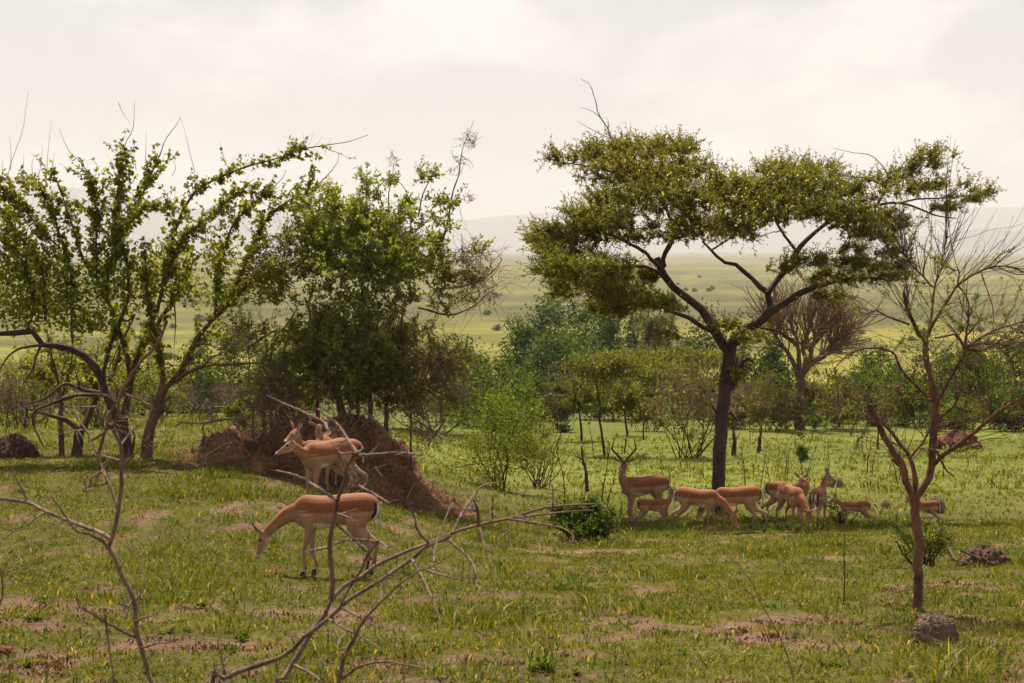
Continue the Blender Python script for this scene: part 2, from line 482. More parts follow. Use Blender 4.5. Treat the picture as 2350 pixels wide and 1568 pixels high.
# ------------------------------------------------------------------ grass
CLEAR = []
for cx_, cy_, cr_ in ((2152, 1478, .20), (2272, 1300, .35), (2152, 1500, .18), (8, 1492, .2)):
    h_ = hit(cx_, cy_); CLEAR.append((h_[0], h_[1] + .1, cr_))
def grass_patch(n_tuft, per, ya, yb, hsc, wsc, name, label, seed_mul=1.0):
    Yt = ya + (yb - ya) * rng.random(n_tuft)
    Xt = (rng.random(n_tuft) * 2 - 1) * (.6 + .318 * Yt)
    b = bare(Xt, Yt)
    clump = fbm(Xt, Yt, .45, 4, 3)
    clear = np.ones(n_tuft)
    for (cx_, cy_, cr_) in CLEAR: clear *= np.hypot(Xt - cx_, Yt - cy_) > cr_
    keep = rng.random(n_tuft) < clear * (1 - .93 * b) * (.35 + 1.3 * sst(.35, .65, clump))
    Xt, Yt, b, clump = Xt[keep], Yt[keep], b[keep], clump[keep]
    n = len(Xt)
    tone = fbm(Xt, Yt, 1.1, 6, 3); tall = sst(.55, .75, fbm(Xt, Yt, .9, 7, 3))
    sz = (.6 + .9 * rng.random(n)) * (1 - .35 * b) * (.65 + 1.15 * tall)
    k = np.repeat(np.arange(n), per); m = len(k)
    dist = Yt[k]
    sprd = (.025 + .05 * rng.random(m)) * hsc
    an = rng.random(m) * 2 * np.pi
    bx = Xt[k] + np.cos(an) * sprd * 1.3; by = Yt[k] + np.sin(an) * sprd * 1.3
    bz = ground(bx, by) + ((fbm(bx, by, .55, 4, 3) - .5) * .07 + (fbm(bx, by, .16, 5, 2) - .5) * .03) * np.clip(1 - (by - 30) / 40, 0, 1) - .012
    h = hsc * sz[k] * (.045 + .085 * rng.random(m))
    lean = .35 + 1.0 * rng.random(m)
    dx, dy = np.cos(an) * lean, np.sin(an) * lean
    w = wsc * (.0032 + .0028 * rng.random(m)) * (.6 + .4 * dist / 14)
    sx, sy = -np.sin(an), np.cos(an)
    # face the blade partly across
    q = rng.random(m) * 2 * np.pi; sx = .6 * sx + .7 * np.cos(q); sy = .6 * sy + .7 * np.sin(q)
    p0 = np.stack([bx, by, bz], -1)
    s = np.stack([sx * w, sy * w, 0 * w], -1)
    p1 = p0 + np.stack([dx * h * .25, dy * h * .25, h * .55], -1)
    p2 = p0 + np.stack([dx * h * .95, dy * h * .95, h * (1.02 - .38 * (lean - .35))], -1)
    V = np.stack([p0, p1 + s * 1.45, p2, p1 - s * 1.45], 1).reshape(-1, 3)
    Q = np.arange(m * 4).reshape(m, 4)
    g1 = np.array([.078, .118, .014]); g2 = np.array([.185, .200, .028]); g3 = np.array([.36, .28, .11])
    mixv = np.clip(tone[k] + .25 * rng.standard_normal(m), 0, 1)[:, None]
    cc = g1 * (1 - mixv) + g2 * mixv
    dry = (rng.random(m) < .09 + .10 * (1 - sst(11, 19, dist)) + .20 * (b[k] > .3))
    cc[dry] = g3 * (.6 + .6 * rng.random((dry.sum(), 1)))
    cc *= (.75 + .5 * rng.random((m, 1)))
    o = link(name, raw_mesh(name, V, [Q], np.repeat(cc, 4, 0), True, [M_grass]))
    tag(o, label, 'grass', kind='stuff')
grass_patch(72000, 7, 8.6, 34, .70, .80, 'grass', 'short yellow green grass tufts across the near slope')
grass_patch(16000, 6, 30, 72, 1.15, 1.3, 'grass', 'short bright green grass on the flat beyond the herd')

def litter(n):
    """dark dead stubble and crumbs on the bare patches"""
    Y_ = 8.8 + 15 * rng.random(n) ** 1.3; X_ = (rng.random(n) * 2 - 1) * (.6 + .318 * Y_)
    b = bare(X_, Y_); cl = fbm(X_, Y_, .28, 7, 2)
    kp = (b > .25) & (cl > .50); X_, Y_ = X_[kp], Y_[kp]; n = len(X_); per = 9
    k = np.repeat(np.arange(n), per); m = len(k)
    px = X_[k] + rng.standard_normal(m) * .035; py = Y_[k] + rng.standard_normal(m) * .03
    pz = ground(px, py) + ((fbm(px, py, .55, 4, 3) - .5) * .07 + (fbm(px, py, .16, 5, 2) - .5) * .03) - .025
    d = rdir(m, .9); mb = MB()
    leaves(mb, np.stack([px, py, pz], -1), d, rdir(m), .018 + .035 * rng.random(m), .008 + .008 * rng.random(m), hue((.085, .048, .032), m, .4))
    o = mb.build('dry_stubble', M_grass); tag(o, 'dark dead grass stubble on the bare soil patches', 'stubble', kind='stuff')
litter(16000)

# ------------------------------------------------------------------ impalas
RED = np.array([.240, .078, .024]); TAN = np.array([.385, .205, .110]); PALE = np.array([.60, .48, .36]); WHT = np.array([.70, .64, .55]); BLK = np.array([.014, .011, .010])
def loft(secs, n=16, m=4):
    """secs rows: centre(3) side(3) up(3) w hup hdn -> closed skin"""
    S = np.array([np.concatenate([a, b, c, [w, h, k]]) for a, b, c, w, h, k in secs], float)
    S = spline(S, len(S) * m)
    s = nrm(S[:, 3:6]); u = nrm(S[:, 6:9] - s * (S[:, 6:9] * s).sum(1, keepdims=True))
    a = np.arange(n) * 2 * np.pi / n; ca, sa = np.cos(a), np.sin(a)
    hh = np.where(sa[None] > 0, S[:, 10:11], S[:, 11:12])
    V = S[:, None, 0:3] + s[:, None] * (S[:, 9:10] * ca[None])[..., None] + u[:, None] * (hh * sa[None])[..., None]
    K = len(S); V = V.reshape(-1, 3)
    ix = np.arange(K * n).reshape(K, n)
    Q = np.stack([ix[:-1], np.roll(ix[:-1], -1, 1), np.roll(ix[1:], -1, 1), ix[1:]], -1).reshape(-1, 4)
    V = np.vstack([V, S[0, :3], S[-1, :3]]); e0, e1 = K * n, K * n + 1
    T = np.vstack([np.stack([np.roll(ix[0], -1), ix[0], np.full(n, e0)], -1), np.stack([ix[-1], np.roll(ix[-1], -1), np.full(n, e1)], -1)])
    prm = np.concatenate([np.repeat(np.linspace(0, 1, K), n), [0, 1]])
    ang = np.concatenate([np.tile(sa, K), [0, 0]])
    return V, Q, T, prm, ang
YV = np.array([0, 1., 0]); ZV = np.array([0, 0, 1.])
def leg_line(P, rr):
    P = np.asarray(P, float); T = nrm(np.gradient(P, axis=0)); out_ = []
    for i, (p, r) in enumerate(zip(P, rr)):
        u = nrm(np.cross(T[i], YV)); out_.append((p, YV, u, r * .82, r, r))
    return out_
def impala(label, pos, yaw, size, poll, neck, hyaw, hpitch, feet, horns=False, ear=(.9, .35), group='impala herd', fine=.0165, tailup=0.0, slim=1.0, hroll=0.0):
    """poll: place of the head's back, neck: mid places, feet: fore/aft place of FL FR HL HR feet; own space x forward, z up"""
    fy, fp = R(hyaw), R(hpitch)
    hf = np.array([math.cos(fp) * math.cos(fy), math.cos(fp) * math.sin(fy), math.sin(fp)])
    hs = nrm(np.cross(ZV, hf)); hu = np.cross(hf, hs)
    if hroll:
        hs, hu = hs * math.cos(hroll) + hu * math.sin(hroll), hu * math.cos(hroll) - hs * math.sin(hroll)
    poll = np.asarray(poll, float)
    parts = []
    X1 = np.array([1., 0, 0])
    tor = [(-.475, .735, .035, .05, .06), (-.445, .735, .085, .10, .12), (-.36, .735, .125, .142, .165), (-.24, .73, .138, .152, .178), (-.08, .715, .142, .152, .178), (.08, .695, .146, .158, .192), (.21, .68, .135, .178, .198), (.31, .685, .108, .175, .180), (.39, .68, .075, .13, .125), (.43, .68, .04, .07, .07)]
    sec = [(np.array([x, 0, z]), YV, ZV, w * slim, h, k * (.93 + .07 * slim)) for x, z, w, h, k in tor]
    parts.append(('torso',) + loft(sec, 20, 4))
    # neck
    line = [np.array([.28, 0, .70])] + [np.asarray(q, float) for q in neck] + [poll - hu * .012 + hf * .02]
    L = spline(np.array(line), 9); T = nrm(np.gradient(L, axis=0)); t = np.linspace(0, 1, 9)
    sec = []
    for i in range(9):
        s = nrm(YV * (1 - t[i]) + hs * t[i] + 1e-6); s = nrm(s - T[i] * np.dot(s, T[i])); u = np.cross(T[i], s)
        w = np.interp(t[i], [0, .3, .65, 1], [.105, .075, .054, .05]); hu_ = np.interp(t[i], [0, .3, .65, 1], [.135, .090, .060, .05]); hd = np.interp(t[i], [0, .3, .65, 1], [.15, .095, .065, .055])
        sec.append((L[i], s, u, w * slim, hu_, hd))
    parts.append(('neck',) + loft(sec, 16, 3))
    hd = [(-.025, .036, .034, .04), (.01, .054, .047, .066), (.06, .061, .048, .083), (.11, .054, .040, .080), (.16, .041, .029, .062), (.205, .032, .019, .047), (.245, .030, .017, .038), (.272, .026, .013, .029), (.287, .013, .006, .013)]
    sec = [(poll + hf * a, hs, hu, w, h, k) for a, w, h, k in hd]
    parts.append(('head',) + loft(sec, 16, 4))
    hoofs = []
    for i, fx in enumerate(feet):
        lift = 0.0
        if isinstance(fx, tuple): fx, lift = fx
        sg = 1 if i % 2 == 0 else -1
        if i < 2:
            P = [(.255, .070 * sg, .66), (.245, .080 * sg, .55), (.25 * .78 + fx * .22, .082 * sg, .43), (.25 * .45 + fx * .55 + .012, .080 * sg, .305), (.25 * .25 + fx * .75 + .005, .078 * sg, .21), (fx - .022, .078 * sg, .105), (fx, .078 * sg, .05)]
            rr = [.085, .066, .040, .0265, .0195, .0225, .020]
        else:
            k = fx + .36
            P = [(-.29, .062 * sg, .70), (-.24 + .15 * k, .082 * sg, .60), (-.25 + .35 * k, .088 * sg, .50), (-.335 + .62 * k, .085 * sg, .40), (fx - .055, .082 * sg, .325), (fx - .040, .08 * sg, .21), (fx - .02, .078 * sg, .105), (fx + .004, .078 * sg, .05)]
            rr = [.125, .112, .078, .047, .031, .0205, .0225, .020]
        P = np.array(P, float)
        if lift: P[:, 2] += lift * np.linspace(0, 1, len(P)) ** 2
        parts.append(('leg' if i < 2 else 'hind',) + loft(leg_line(P, rr), 12, 4))
        hoofs.append(P[-1])
    # tail
    tl = [(-.452, .80, .026), (-.478, .74, .027), (-.486, .65, .026), (-.484 - tailup, .56, .022), (-.478 - tailup * 1.5, .49, .012)]
    sec = [(np.array([a, 0, b]), YV, nrm(np.array([-1., 0, .25])), r, r * .7, r * .7) for a, b, r in tl]
    parts.append(('tail',) + loft(sec, 10, 3))
    # ---- one skin
    V = []; Qs = []; Ts = []; lab = []; prm = []; ang = []; n = 0
    for nm, v, q, tt, p, a in parts:
        V.append(v); Qs.append(q + n); Ts.append(tt + n); lab += [nm] * len(v); prm.append(p); ang.append(a); n += len(v)
    V = np.vstack(V); prm = np.concatenate(prm); ang = np.concatenate(ang)
    tmp = bpy.data.objects.new('tmp', raw_mesh('tmp', V, [np.vstack(Qs), np.vstack(Ts)])); COL.objects.link(tmp)
    rm = tmp.modifiers.new('r', 'REMESH'); rm.mode = 'VOXEL'; rm.voxel_size = fine; rm.adaptivity = 0
    sm = tmp.modifiers.new('s', 'SMOOTH'); sm.factor = .5; sm.iterations = 3
    dg = bpy.context.evaluated_depsgraph_get(); ev = tmp.evaluated_get(dg); me = ev.to_mesh()
    nv = len(me.vertices); co = np.empty(nv * 3, np.float32); me.vertices.foreach_get('co', co); co = co.reshape(-1, 3).astype(float)
    no = np.empty(nv * 3, np.float32); me.vertices.foreach_get('normal', no); no = no.reshape(-1, 3)
    F4 = np.array([tuple(p.vertices) for p in me.polygons if len(p.vertices) == 4], np.int32)
    F3 = np.array([tuple(p.vertices) for p in me.polygons if len(p.vertices) == 3], np.int32).reshape(-1, 3)
    ev.to_mesh_clear(); tm = tmp.data; bpy.data.objects.remove(tmp); bpy.data.meshes.remove(tm)
    kd = KDTree(len(V))
    for i, p in enumerate(V): kd.insert(p, i)
    kd.balance()
    near = np.array([kd.find(p)[1] for p in co])
    lab = np.array(lab)[near]; prm = prm[near]; ang = ang[near]
    x, y, z = co.T
    def mixc(a, b, w): w = np.clip(w, 0, 1)[:, None]; return a * (1 - w) + b * w
    wob = (fbm(x * 1 + 9, z + 5 + y, .12, 2, 2) - .5) * .02
    band = .688 + .05 * np.clip(-x - .15, 0, .3) - .03 * np.clip(x - .15, 0, .2) + wob
    cc = mixc(np.tile(TAN, (nv, 1)), RED, sst(-.006, .008, z - band))
    bell = (lab == 'torso') & (x < .20) & (x > -.36)
    cc = np.where(bell[:, None], mixc(cc, WHT, sst(.012, -.012, z - (.565 + .02 * np.sin(x * 6) + wob))), cc)
    inner = ((lab == 'leg') | (lab == 'hind')) & (np.abs(y) < .066) & (z < .50)
    cc = np.where(inner[:, None], mixc(cc, PALE, np.full(nv, .55)), cc)
    lowleg = ((lab == 'leg') | (lab == 'hind'))
    cc = np.where(lowleg[:, None], mixc(cc, TAN * .86, sst(.45, .2, z)), cc)
    gl = (lab == 'hind') & (z > .085) & (z < .175) & (no[:, 0] < .1)
    cc[gl] = BLK * 1.5
    pk = (lab == 'leg') & (z < .10) & (z > .07) & (no[:, 0] < -.5); cc[pk] = BLK * 2
    ft = lowleg & (z < .085) & ~gl; cc[ft] = PALE * .75
    nk = lab == 'neck'
    cc = np.where(nk[:, None], mixc(np.tile(TAN * .95, (nv, 1)), RED * 1.15, sst(-.15, .55, ang)), cc)
    cc = np.where((nk & (prm > .72) & (ang < -.75))[:, None], PALE, cc)
    # haunch white and black stripes
    rp_ = (x < -.375) & (lab != 'tail') & (z > .42)
    ay = np.abs(y)
    wb = sst(.072, .055, ay) * sst(.80, .74, z) * sst(-.40, -.43, x)
    cc = np.where(rp_[:, None], mixc(cc, WHT, wb), cc)
    st = sst(.020, .012, np.abs(ay - .075)) * sst(.80, .77, z) * sst(.50, .56, z) * sst(-.385, -.41, x)
    cc = np.where(rp_[:, None], mixc(cc, BLK, st), cc)
    tlm = lab == 'tail'
    cc = np.where(tlm[:, None], mixc(np.tile(PALE * .8, (nv, 1)), BLK, sst(.014, .008, ay) * (no[:, 0] < .3)), cc)
    cc = np.where((tlm & (z < .60))[:, None], WHT * .85, cc)
    cc = np.where((tlm & (z > .745))[:, None], RED, cc)
    # face
    hm = lab == 'head'
    q = co - poll; ht = q @ hf; hv = q @ hu; hw_ = np.abs(q @ hs)
    fc = np.tile(TAN * 1.02, (nv, 1))
    fc = mixc(fc, RED * 1.1, sst(.3, .9, ang) * sst(.20, .10, ht))
    fc = mixc(fc, BLK * 3, sst(.026, .012, hw_) * sst(.3, .7, ang) * sst(.045, .02, np.abs(ht - .03)) * .8)
    fc = mixc(fc, PALE, sst(-.35, -.8, ang) * .9)
    fc = mixc(fc, RED * .75, sst(.022, .010, hw_) * sst(.5, .9, ang) * sst(.08, .14, ht) * .6)
    eyeP = poll + hf * .075 + hu * .012
    de = np.sqrt((ht - .075) ** 2 + (hv - .012) ** 2)
    fc = mixc(fc, PALE * .8, sst(.040, .026, de) * (hw_ > .035) * .45)
    fc = mixc(fc, BLK * 2, sst(.024, .015, de) * (hw_ > .035))
    fc = mixc(fc, WHT, sst(.235, .255, ht) * .85)
    fc = mixc(fc, BLK * 1.5, sst(.268, .276, ht) * (ang > -.35))
    fc = mixc(fc, BLK * 2, sst(.012, .006, np.abs(hv + .017)) * (ht > .25) * .7)
    cc = np.where(hm[:, None], fc, cc)
    cc = np.clip(cc * (1 + .07 * rng.standard_normal((nv, 1))), .005, .9)
    Vs, Cs, Q4, T3 = [co], [cc], [F4], [F3]; n = nv
    # ears, joined to the skin
    out_a, back = ear
    for sg in (1, -1):
        e0 = poll + hs * sg * .042 + hu * .026 + hf * .004
        ed = nrm(hs * sg * out_a + hu * (1 - .45 * out_a) - hf * back); face = nrm(hf * .85 + hs * sg * .25 - ed * .2); face = nrm(face - ed * (face @ ed)); wd = np.cross(ed, face)
        tt = np.linspace(0, 1, 9); wv = np.array([.018, .028, .036, .041, .042, .038, .030, .018, .004]) * .95
        a = np.linspace(-1, 1, 7)
        ring = []; col = []
        for k_ in range(9):
            for aa in a:
                cup = .55 * wv[k_] * (aa * aa - .6)
                ring.append(e0 + ed * tt[k_] * .155 + wd * aa * wv[k_] + face * cup)
                col.append(BLK * 1.5 if tt[k_] > .80 else (PALE * .72 if abs(aa) < .8 else TAN * .5))
        ring = np.array(ring); bk = ring - face * .007
        ii = np.arange(63).reshape(9, 7)
        qf = np.stack([ii[:-1, :-1], ii[:-1, 1:], ii[1:, 1:], ii[1:, :-1]], -1).reshape(-1, 4)
        colb = np.array([BLK * 1.5 if t_ > .78 else TAN * .8 for t_ in np.repeat(tt, 7)])
        bd = np.concatenate([ii[:, 0], ii[-1, 1:], ii[::-1, -1][1:], ii[0, ::-1][1:-1]])
        rim = np.stack([bd, np.roll(bd, -1), np.roll(bd, -1) + 63, bd + 63], -1)
        Vs += [ring, bk]; Cs += [np.array(col), colb]; Q4 += [qf + n, qf[:, ::-1] + 63 + n, rim + n]; n += 126
    root = thing('impala', label, 'antelope', pos, group)
    root.rotation_euler = (0, 0, R(yaw)); root.scale = (size,) * 3
    def part(nm, me_):
        o = bpy.data.objects.new(nm, me_); COL.objects.link(o); o.parent = root; return o
    part('body', raw_mesh('body', np.vstack(Vs), [np.vstack(Q4)] + T3, np.vstack(Cs), True, [M_fur]))
    for sg in (1, -1):
        c0 = eyeP + hs * sg * .049
        u = rdir(1)[0]
        th = np.linspace(0, np.pi, 7); ph = np.arange(10) * 2 * np.pi / 10
        v_ = np.array([[math.sin(a) * math.cos(b), math.sin(a) * math.sin(b), math.cos(a)] for a in th for b in ph]) * .0165 + c0
        ii = np.arange(70).reshape(7, 10)
        qf = np.stack([ii[:-1], np.roll(ii[:-1], -1, 1), np.roll(ii[1:], -1, 1), ii[1:]], -1).reshape(-1, 4)
        part('eye', raw_mesh('eye', v_, [qf], None, True, [M_eye]))
    for p in hoofs:
        b = np.array([(-.020, -.019), (.012, -.021), (.040, -.008), (.040, .008), (.012, .021), (-.020, .019)])
        z0 = max(p[2] - .055, -.01) if p[2] > .06 else -.006
        lo_ = np.column_stack([p[0] + b[:, 0], p[1] + b[:, 1], np.full(6, z0)]); hi_ = np.column_stack([p[0] + b[:, 0] * .72 - .006, p[1] + b[:, 1] * .80, np.full(6, p[2] + .012)])
        v_ = np.vstack([lo_, hi_]); qf = np.array([(i, (i + 1) % 6, (i + 1) % 6 + 6, i + 6) for i in range(6)] + [(6, 7, 8, 9), (6, 9, 10, 11), (0, 3, 2, 1), (0, 5, 4, 3)])
        part('hoof', raw_mesh('hoof', v_, [qf], None, False, [M_hoof]))
    if horns:
        for sg in (1, -1):
            hp = [(.025, .03, -.005), (.055, .075, -.03), (.115, .145, -.075), (.185, .215, -.095), (.212, .262, -.085), (.208, .31, -.07), (.185, .39, -.05), (.165, .50, -.02)]
            L = np.array([poll + hs * sg * a + ZV * b * .97 + hf * .03 + nrm(np.array([hf[0], hf[1], 0])) * c_ for a, b, c_ in hp])
            C = spline(L, 54); tt = np.linspace(0, 1, 54)
            rad = np.interp(tt, [0, .5, .75, 1], [.021, .018, .012, .003]) * (1 + .13 * np.sin(tt * 54 * 1.9) * (tt < .72))
            vv, qq = tubes(C[None], rad[None], 9)
            part('horn', raw_mesh('horn', vv, [qq], np.full((len(vv), 3), .035), True, [M_fur]))
    return root
GR = ([.52, 0, .60],)
def at_feet(x, y): return hit(x, y)
def sizeof(p, px, h=.88): return px / F * p[1] / h
hw_ = 'herd resting in the shade of the flat topped acacia'; mg = 'impalas around the red mound'
p = hit(767, 1322)
near_p = p
impala('large reddish brown impala grazing on the open grass in front of the red mound', p, 180, sizeof(p, 193), (.735, 0, .455), ([.47, 0, .655], [.62, 0, .545]), 0, -72, (.32, .215, -.33, -.39), ear=(.25, .55), group=mg, fine=.0105)
p = hit(748, 1158)
impala('impala standing in the mound shade with head turned left, nearest of three', p, 232, sizeof(p, 150), (.60, -.02, .885), ([.44, .0, .735], [.53, 0, .79]), -52, -32, (.30, .27, -.34, -.40), ear=(.75, .7), group=mg, fine=.0120)
p = hit(757, 1146)
impala('impala in profile half hidden behind another at the mound, rump to right', p, 181, sizeof(p, 140), (.47, .05, 1.0), ([.42, 0, .78], [.46, .02, .90]), 48, -30, (.27, .20, -.34, -.47), ear=(.6, .5), group=mg)
p = hit(748, 1128)
impala('impala looking straight at the camera over the backs of two others at the mound', p, 265, sizeof(p, 136), (.50, 0, 1.02), ([.43, 0, .80], [.48, 0, .92]), 3, -50, (.28, .24, -.36, -.40), ear=(1.0, .2), group=mg)
p = hit(1478, 1203)
impala('male impala with tall lyre shaped ringed horns looking at the camera', p, 197, sizeof(p, 113), (.40, .04, 1.14), ([.40, 0, .80], [.43, .01, .97]), 72, -62, (.27, .24, -.33, -.43), horns=True, ear=(1.0, .12), group=hw_)
p = hit(1499, 1217)
impala('small pale fawn standing in front of the horned male, head turned to camera', p, 4, sizeof(p, 74), (.50, 0, 1.09), ([.42, 0, .80], [.48, 0, .95]), -90, -55, (.27, .31, -.46, -.38), ear=(1.0, .15), group=hw_, slim=.88)
p = hit(1602, 1226)
impala('impala grazing with head down to the right, left of the acacia trunk', p, -28, sizeof(p, 108), (.70, 0, .43), ([.47, 0, .64], [.60, 0, .52]), 0, -68, (.30, .20, -.52, -.33), ear=(.3, .5), group=hw_)
p = hit(1690, 1224)
impala('impala facing left with rump and striped tail at the acacia trunk, hind leg raised', p, 186, sizeof(p, 110), (.66, .05, .50), ([.47, .0, .64], [.58, 0, .55]), 10, -60, (.26, .20, (-.26, .10), -.55), ear=(.3, .5), group=hw_, tailup=.02)
p = hit(1816, 1219)
impala('impala facing the camera with head lowered to the grass and ears spread', p, 287, sizeof(p, 108), (.66, .02, .46), ([.46, 0, .64], [.58, 0, .53]), 4, -66, (.30, .21, -.34, -.42), ear=(1.0, .2), group=hw_)
p = hit(1806, 1200)
impala('impala standing behind the one that grazes towards the camera', p, -12, sizeof(p, 96), (.30, .12, .93), ([.40, .02, .76], [.38, .08, .86]), 110, -35, (.27, .22, -.36, -.46), ear=(.8, .5), group=hw_)
p = hit(1878, 1212)
impala('impala seen from behind with black rump stripes, head turned right', p, 68, sizeof(p, 96), (.47, -.06, 1.08), ([.40, 0, .80], [.45, -.02, .95]), -66, -32, (.27, .20, -.33, -.40), ear=(.55, .6), group=hw_)
p = hit(1962, 1214)
impala('young impala facing left with hind legs spread, right of the rear view one', p, 177, sizeof(p, 66), (.62, 0, .93), ([.43, 0, .77], [.54, 0, .86]), 0, -25, (.30, .22, -.56, -.40), ear=(.5, .6), group=hw_, slim=.9)
p = hit(2122, 1212)
impala('young impala half hidden behind the slender red barked tree, face towards left', p, 178, sizeof(p, 64), (.50, .02, .95), ([.42, 0, .78], [.47, 0, .87]), 38, -40, (.28, .22, -.36, -.44), ear=(.9, .35), group=hw_, slim=.9)

# ------------------------------------------------------------------ growing things: helpers
def skel(nodes, targets, r0=.02, r1=.004, K=7, sag=.12, out_c=None, maxr=None):
    """branches from a skeleton to each target place; every new branch joins the skeleton"""
    nodes = [np.asarray(n, float) for n in nodes]
    A = np.array(nodes)
    tg = np.asarray(targets, float)
    d0 = np.array([np.min(np.linalg.norm(A - t_, axis=1)) for t_ in tg])
    Ps, Rs = [], []
    buf = np.empty((len(A) + len(tg) * K, 3)); buf[:len(A)] = A; n = len(A)
    for i in np.argsort(d0):
        p = tg[i]
        dv = buf[:n] - p
        cost = np.linalg.norm(dv, axis=1) + .5 * np.maximum(dv[:, 2], 0)
        j = int(np.argmin(cost)); q = buf[j]
        L = np.linalg.norm(p - q)
        t = np.linspace(0, 1, K)[:, None]
        mid = (p + q) / 2 + np.array([0, 0, -sag * L]) + rng.standard_normal(3) * L * .10
        C = q * (1 - t) ** 2 + 2 * mid * t * (1 - t) + p * t * t
        C[1:-1] += rng.standard_normal((K - 2, 3)) * L * .03
        Ps.append(C)
        ra = min(r0 * (.45 + .55 * min(L / .8, 1.6)), maxr or 9)
        Rs.append(np.linspace(ra, r1, K))
        buf[n:n + K - 2] = C[2:]; n += K - 2
    return np.array(Ps), np.array(Rs)
def leafy_twigs(mb, P, per, L, W, col, dv=.25, dh=.08, along=(.15, 1), spread=1.0, alt=None, pa=0, up=.4, jit=.01):
    M, K, _ = P.shape; n = M * per
    i = np.repeat(np.arange(M), per)
    f = (along[0] + (along[1] - along[0]) * rng.random(n)) * (K - 1.001); k = f.astype(int); t = (f - k)[:, None]
    s = P[i, k] * (1 - t) + P[i, k + 1] * t; tg = nrm(P[i, k + 1] - P[i, k])
    d = nrm(tg * .7 + spread * nrm(rng.standard_normal((n, 3))))
    leaves(mb, s + rng.standard_normal((n, 3)) * jit, d, rdir(n, up), L * (.65 + .7 * rng.random(n)), W * (.65 + .7 * rng.random(n)), hue(col, n, dv, dh, alt, pa))
DRY1 = (.20, .118, .085); DRY2 = (.13, .075, .052); PINK = (.26, .155, .115)
def put_twigs(mb, P, r0, r1, S=4, col=DRY1):
    M, K, _ = P.shape
    Rd = np.linspace(r0, r1, K)[None] * (.7 + .6 * rng.random((M, 1)))
    V, Q = tubes(P, Rd, S)
    mb.add(V, Q, col=np.repeat(hue(col, M, .25, .06), K * S, 0))

# ------------------------------------------------------------------ flat topped acacia
AB = hit(1660, 1186); AY = AB[1]
acacia = thing('acacia_tree', 'large flat topped acacia with dark forked trunk shading the impala herd', 'tree', AB)
def aY(off): return AY + off
def bl(lines, name, mat, parent, S=9):
    """each traced limb a part of its own; returns skeleton nodes"""
    nodes = []
    for P, r0, r1 in lines:
        mb = MB(); C, _ = limb(mb, P, r0, r1, S)
        # close the tip
        mb.build(name, mat, parent); nodes.append(C)
    return nodes
lines = []
def al(cr_, l, r0, r1, d0=0.0, d1=None):
    d1 = d0 if d1 is None else d1
    q = cr_(l); lines.append((pts(q, AY + np.linspace(d0, d1, len(q))), r0, r1))
tr = c6([(1618, 1640), (1618, 1480), (1618, 1300), (1632, 1050), (1648, 880), (1660, 720), (1678, 600), (1688, 520)])
P = pts(tr, AY); P[0] = AB - np.array([0, 0, .1])
mb = MB(); C, rd = limb(mb, P, .132, .118, 14, 13, .012)
V = mb.V[0]; hgt = V[:, 2] - AB[2]
V[:, :2] = V[:, :2] + (V[:, :2] - AB[:2]) * (np.clip(.35 - hgt, 0, .5) * 1.2)[:, None]
mb.build('trunk', M_dark_bark, acacia); anodes = [C[-14:]]
al(c6, [(1690, 560), (1640, 490), (1590, 420), (1550, 330), (1480, 250), (1380, 180), (1290, 90), (1230, 10), (1205, -70)], .105, .062, 0, .5)
al(c5, [(868, 1120), (862, 1080), (890, 1020), (915, 970), (930, 925), (880, 800), (842, 720), (800, 620)], .055, .02, .5, 1.2)
al(c5, [(872, 1150), (800, 1080), (760, 1040), (660, 985), (560, 940), (420, 920), (260, 940)], .042, .012, .5, -1.2)
al(c5, [(900, 1200), (830, 1150), (750, 1118), (650, 1132), (560, 1175), (440, 1225), (330, 1250)], .04, .012, .5, -.6)
al(c5, [(1140, 1480), (1060, 1440), (1000, 1400), (880, 1362), (800, 1335), (640, 1335), (520, 1375)], .05, .014, .1, -.9)
al(c5, [(930, 925), (1010, 800), (1080, 700), (1140, 600)], .035, .012, .5, -1.0)
al(c5, [(842, 720), (720, 640), (560, 590), (400, 560), (270, 540)], .026, .008, 1.0, .2)
al(c5, [(720, 640), (680, 560), (640, 490), (590, 430), (560, 360), (510, 280), (490, 200), (460, 120), (410, 86)], .022, .004, .8, 1.1)
al(c5, [(585, 420), (530, 395), (470, 365), (390, 320)], .009, .003, 1.0, .8)
al(c5, [(525, 305), (495, 280), (460, 258), (408, 245)], .007, .003, 1.1, 1.2)
al(c5, [(560, 380), (566, 330), (548, 292)], .006, .002, 1.0, 1.0)
al(c5, [(1230, 1555), (1320, 1480), (1400, 1420), (1480, 1350), (1560, 1300), (1680, 1240), (1800, 1200), (1950, 1180), (2100, 1190)], .11, .02, 0, -.5)
al(c5, [(1462, 1365), (1450, 1300), (1440, 1262), (1410, 1240), (1330, 1170), (1260, 1110), (1190, 1090), (1130, 1030), (1080, 980)], .068, .02, -.05, .8)
al(c5, [(1440, 1270), (1490, 1200), (1560, 1120), (1600, 1040), (1700, 930), (1850, 830)], .06, .035, -.05, .6)
al(c9, [(700, 850), (900, 740), (1100, 650), (1300, 635), (1450, 680), (1600, 738), (1760, 760)], .045, .010, .5, .2)
al(c9, [(1100, 650), (1190, 520), (1300, 450), (1450, 330), (1470, 270)], .03, .008, .4, .0)
al(c9, [(1250, 640), (1450, 600), (1700, 590), (1950, 560), (2040, 515)], .022, .005, .4, .7)
al(c9, [(1190, 520), (1050, 440), (900, 420), (760, 480)], .018, .006, .3, -.6)
al(c9, [(1230, 480), (1150, 330), (1050, 240), (900, 215), (740, 180)], .012, .003, .3, -.2)
al(c5, [(1600, 1040), (1500, 900), (1450, 780), (1400, 690)], .03, .01, .2, -1.1)
al(c5, [(1130, 1030), (1250, 950), (1330, 850), (1380, 760)], .02, .007, .8, 1.4)
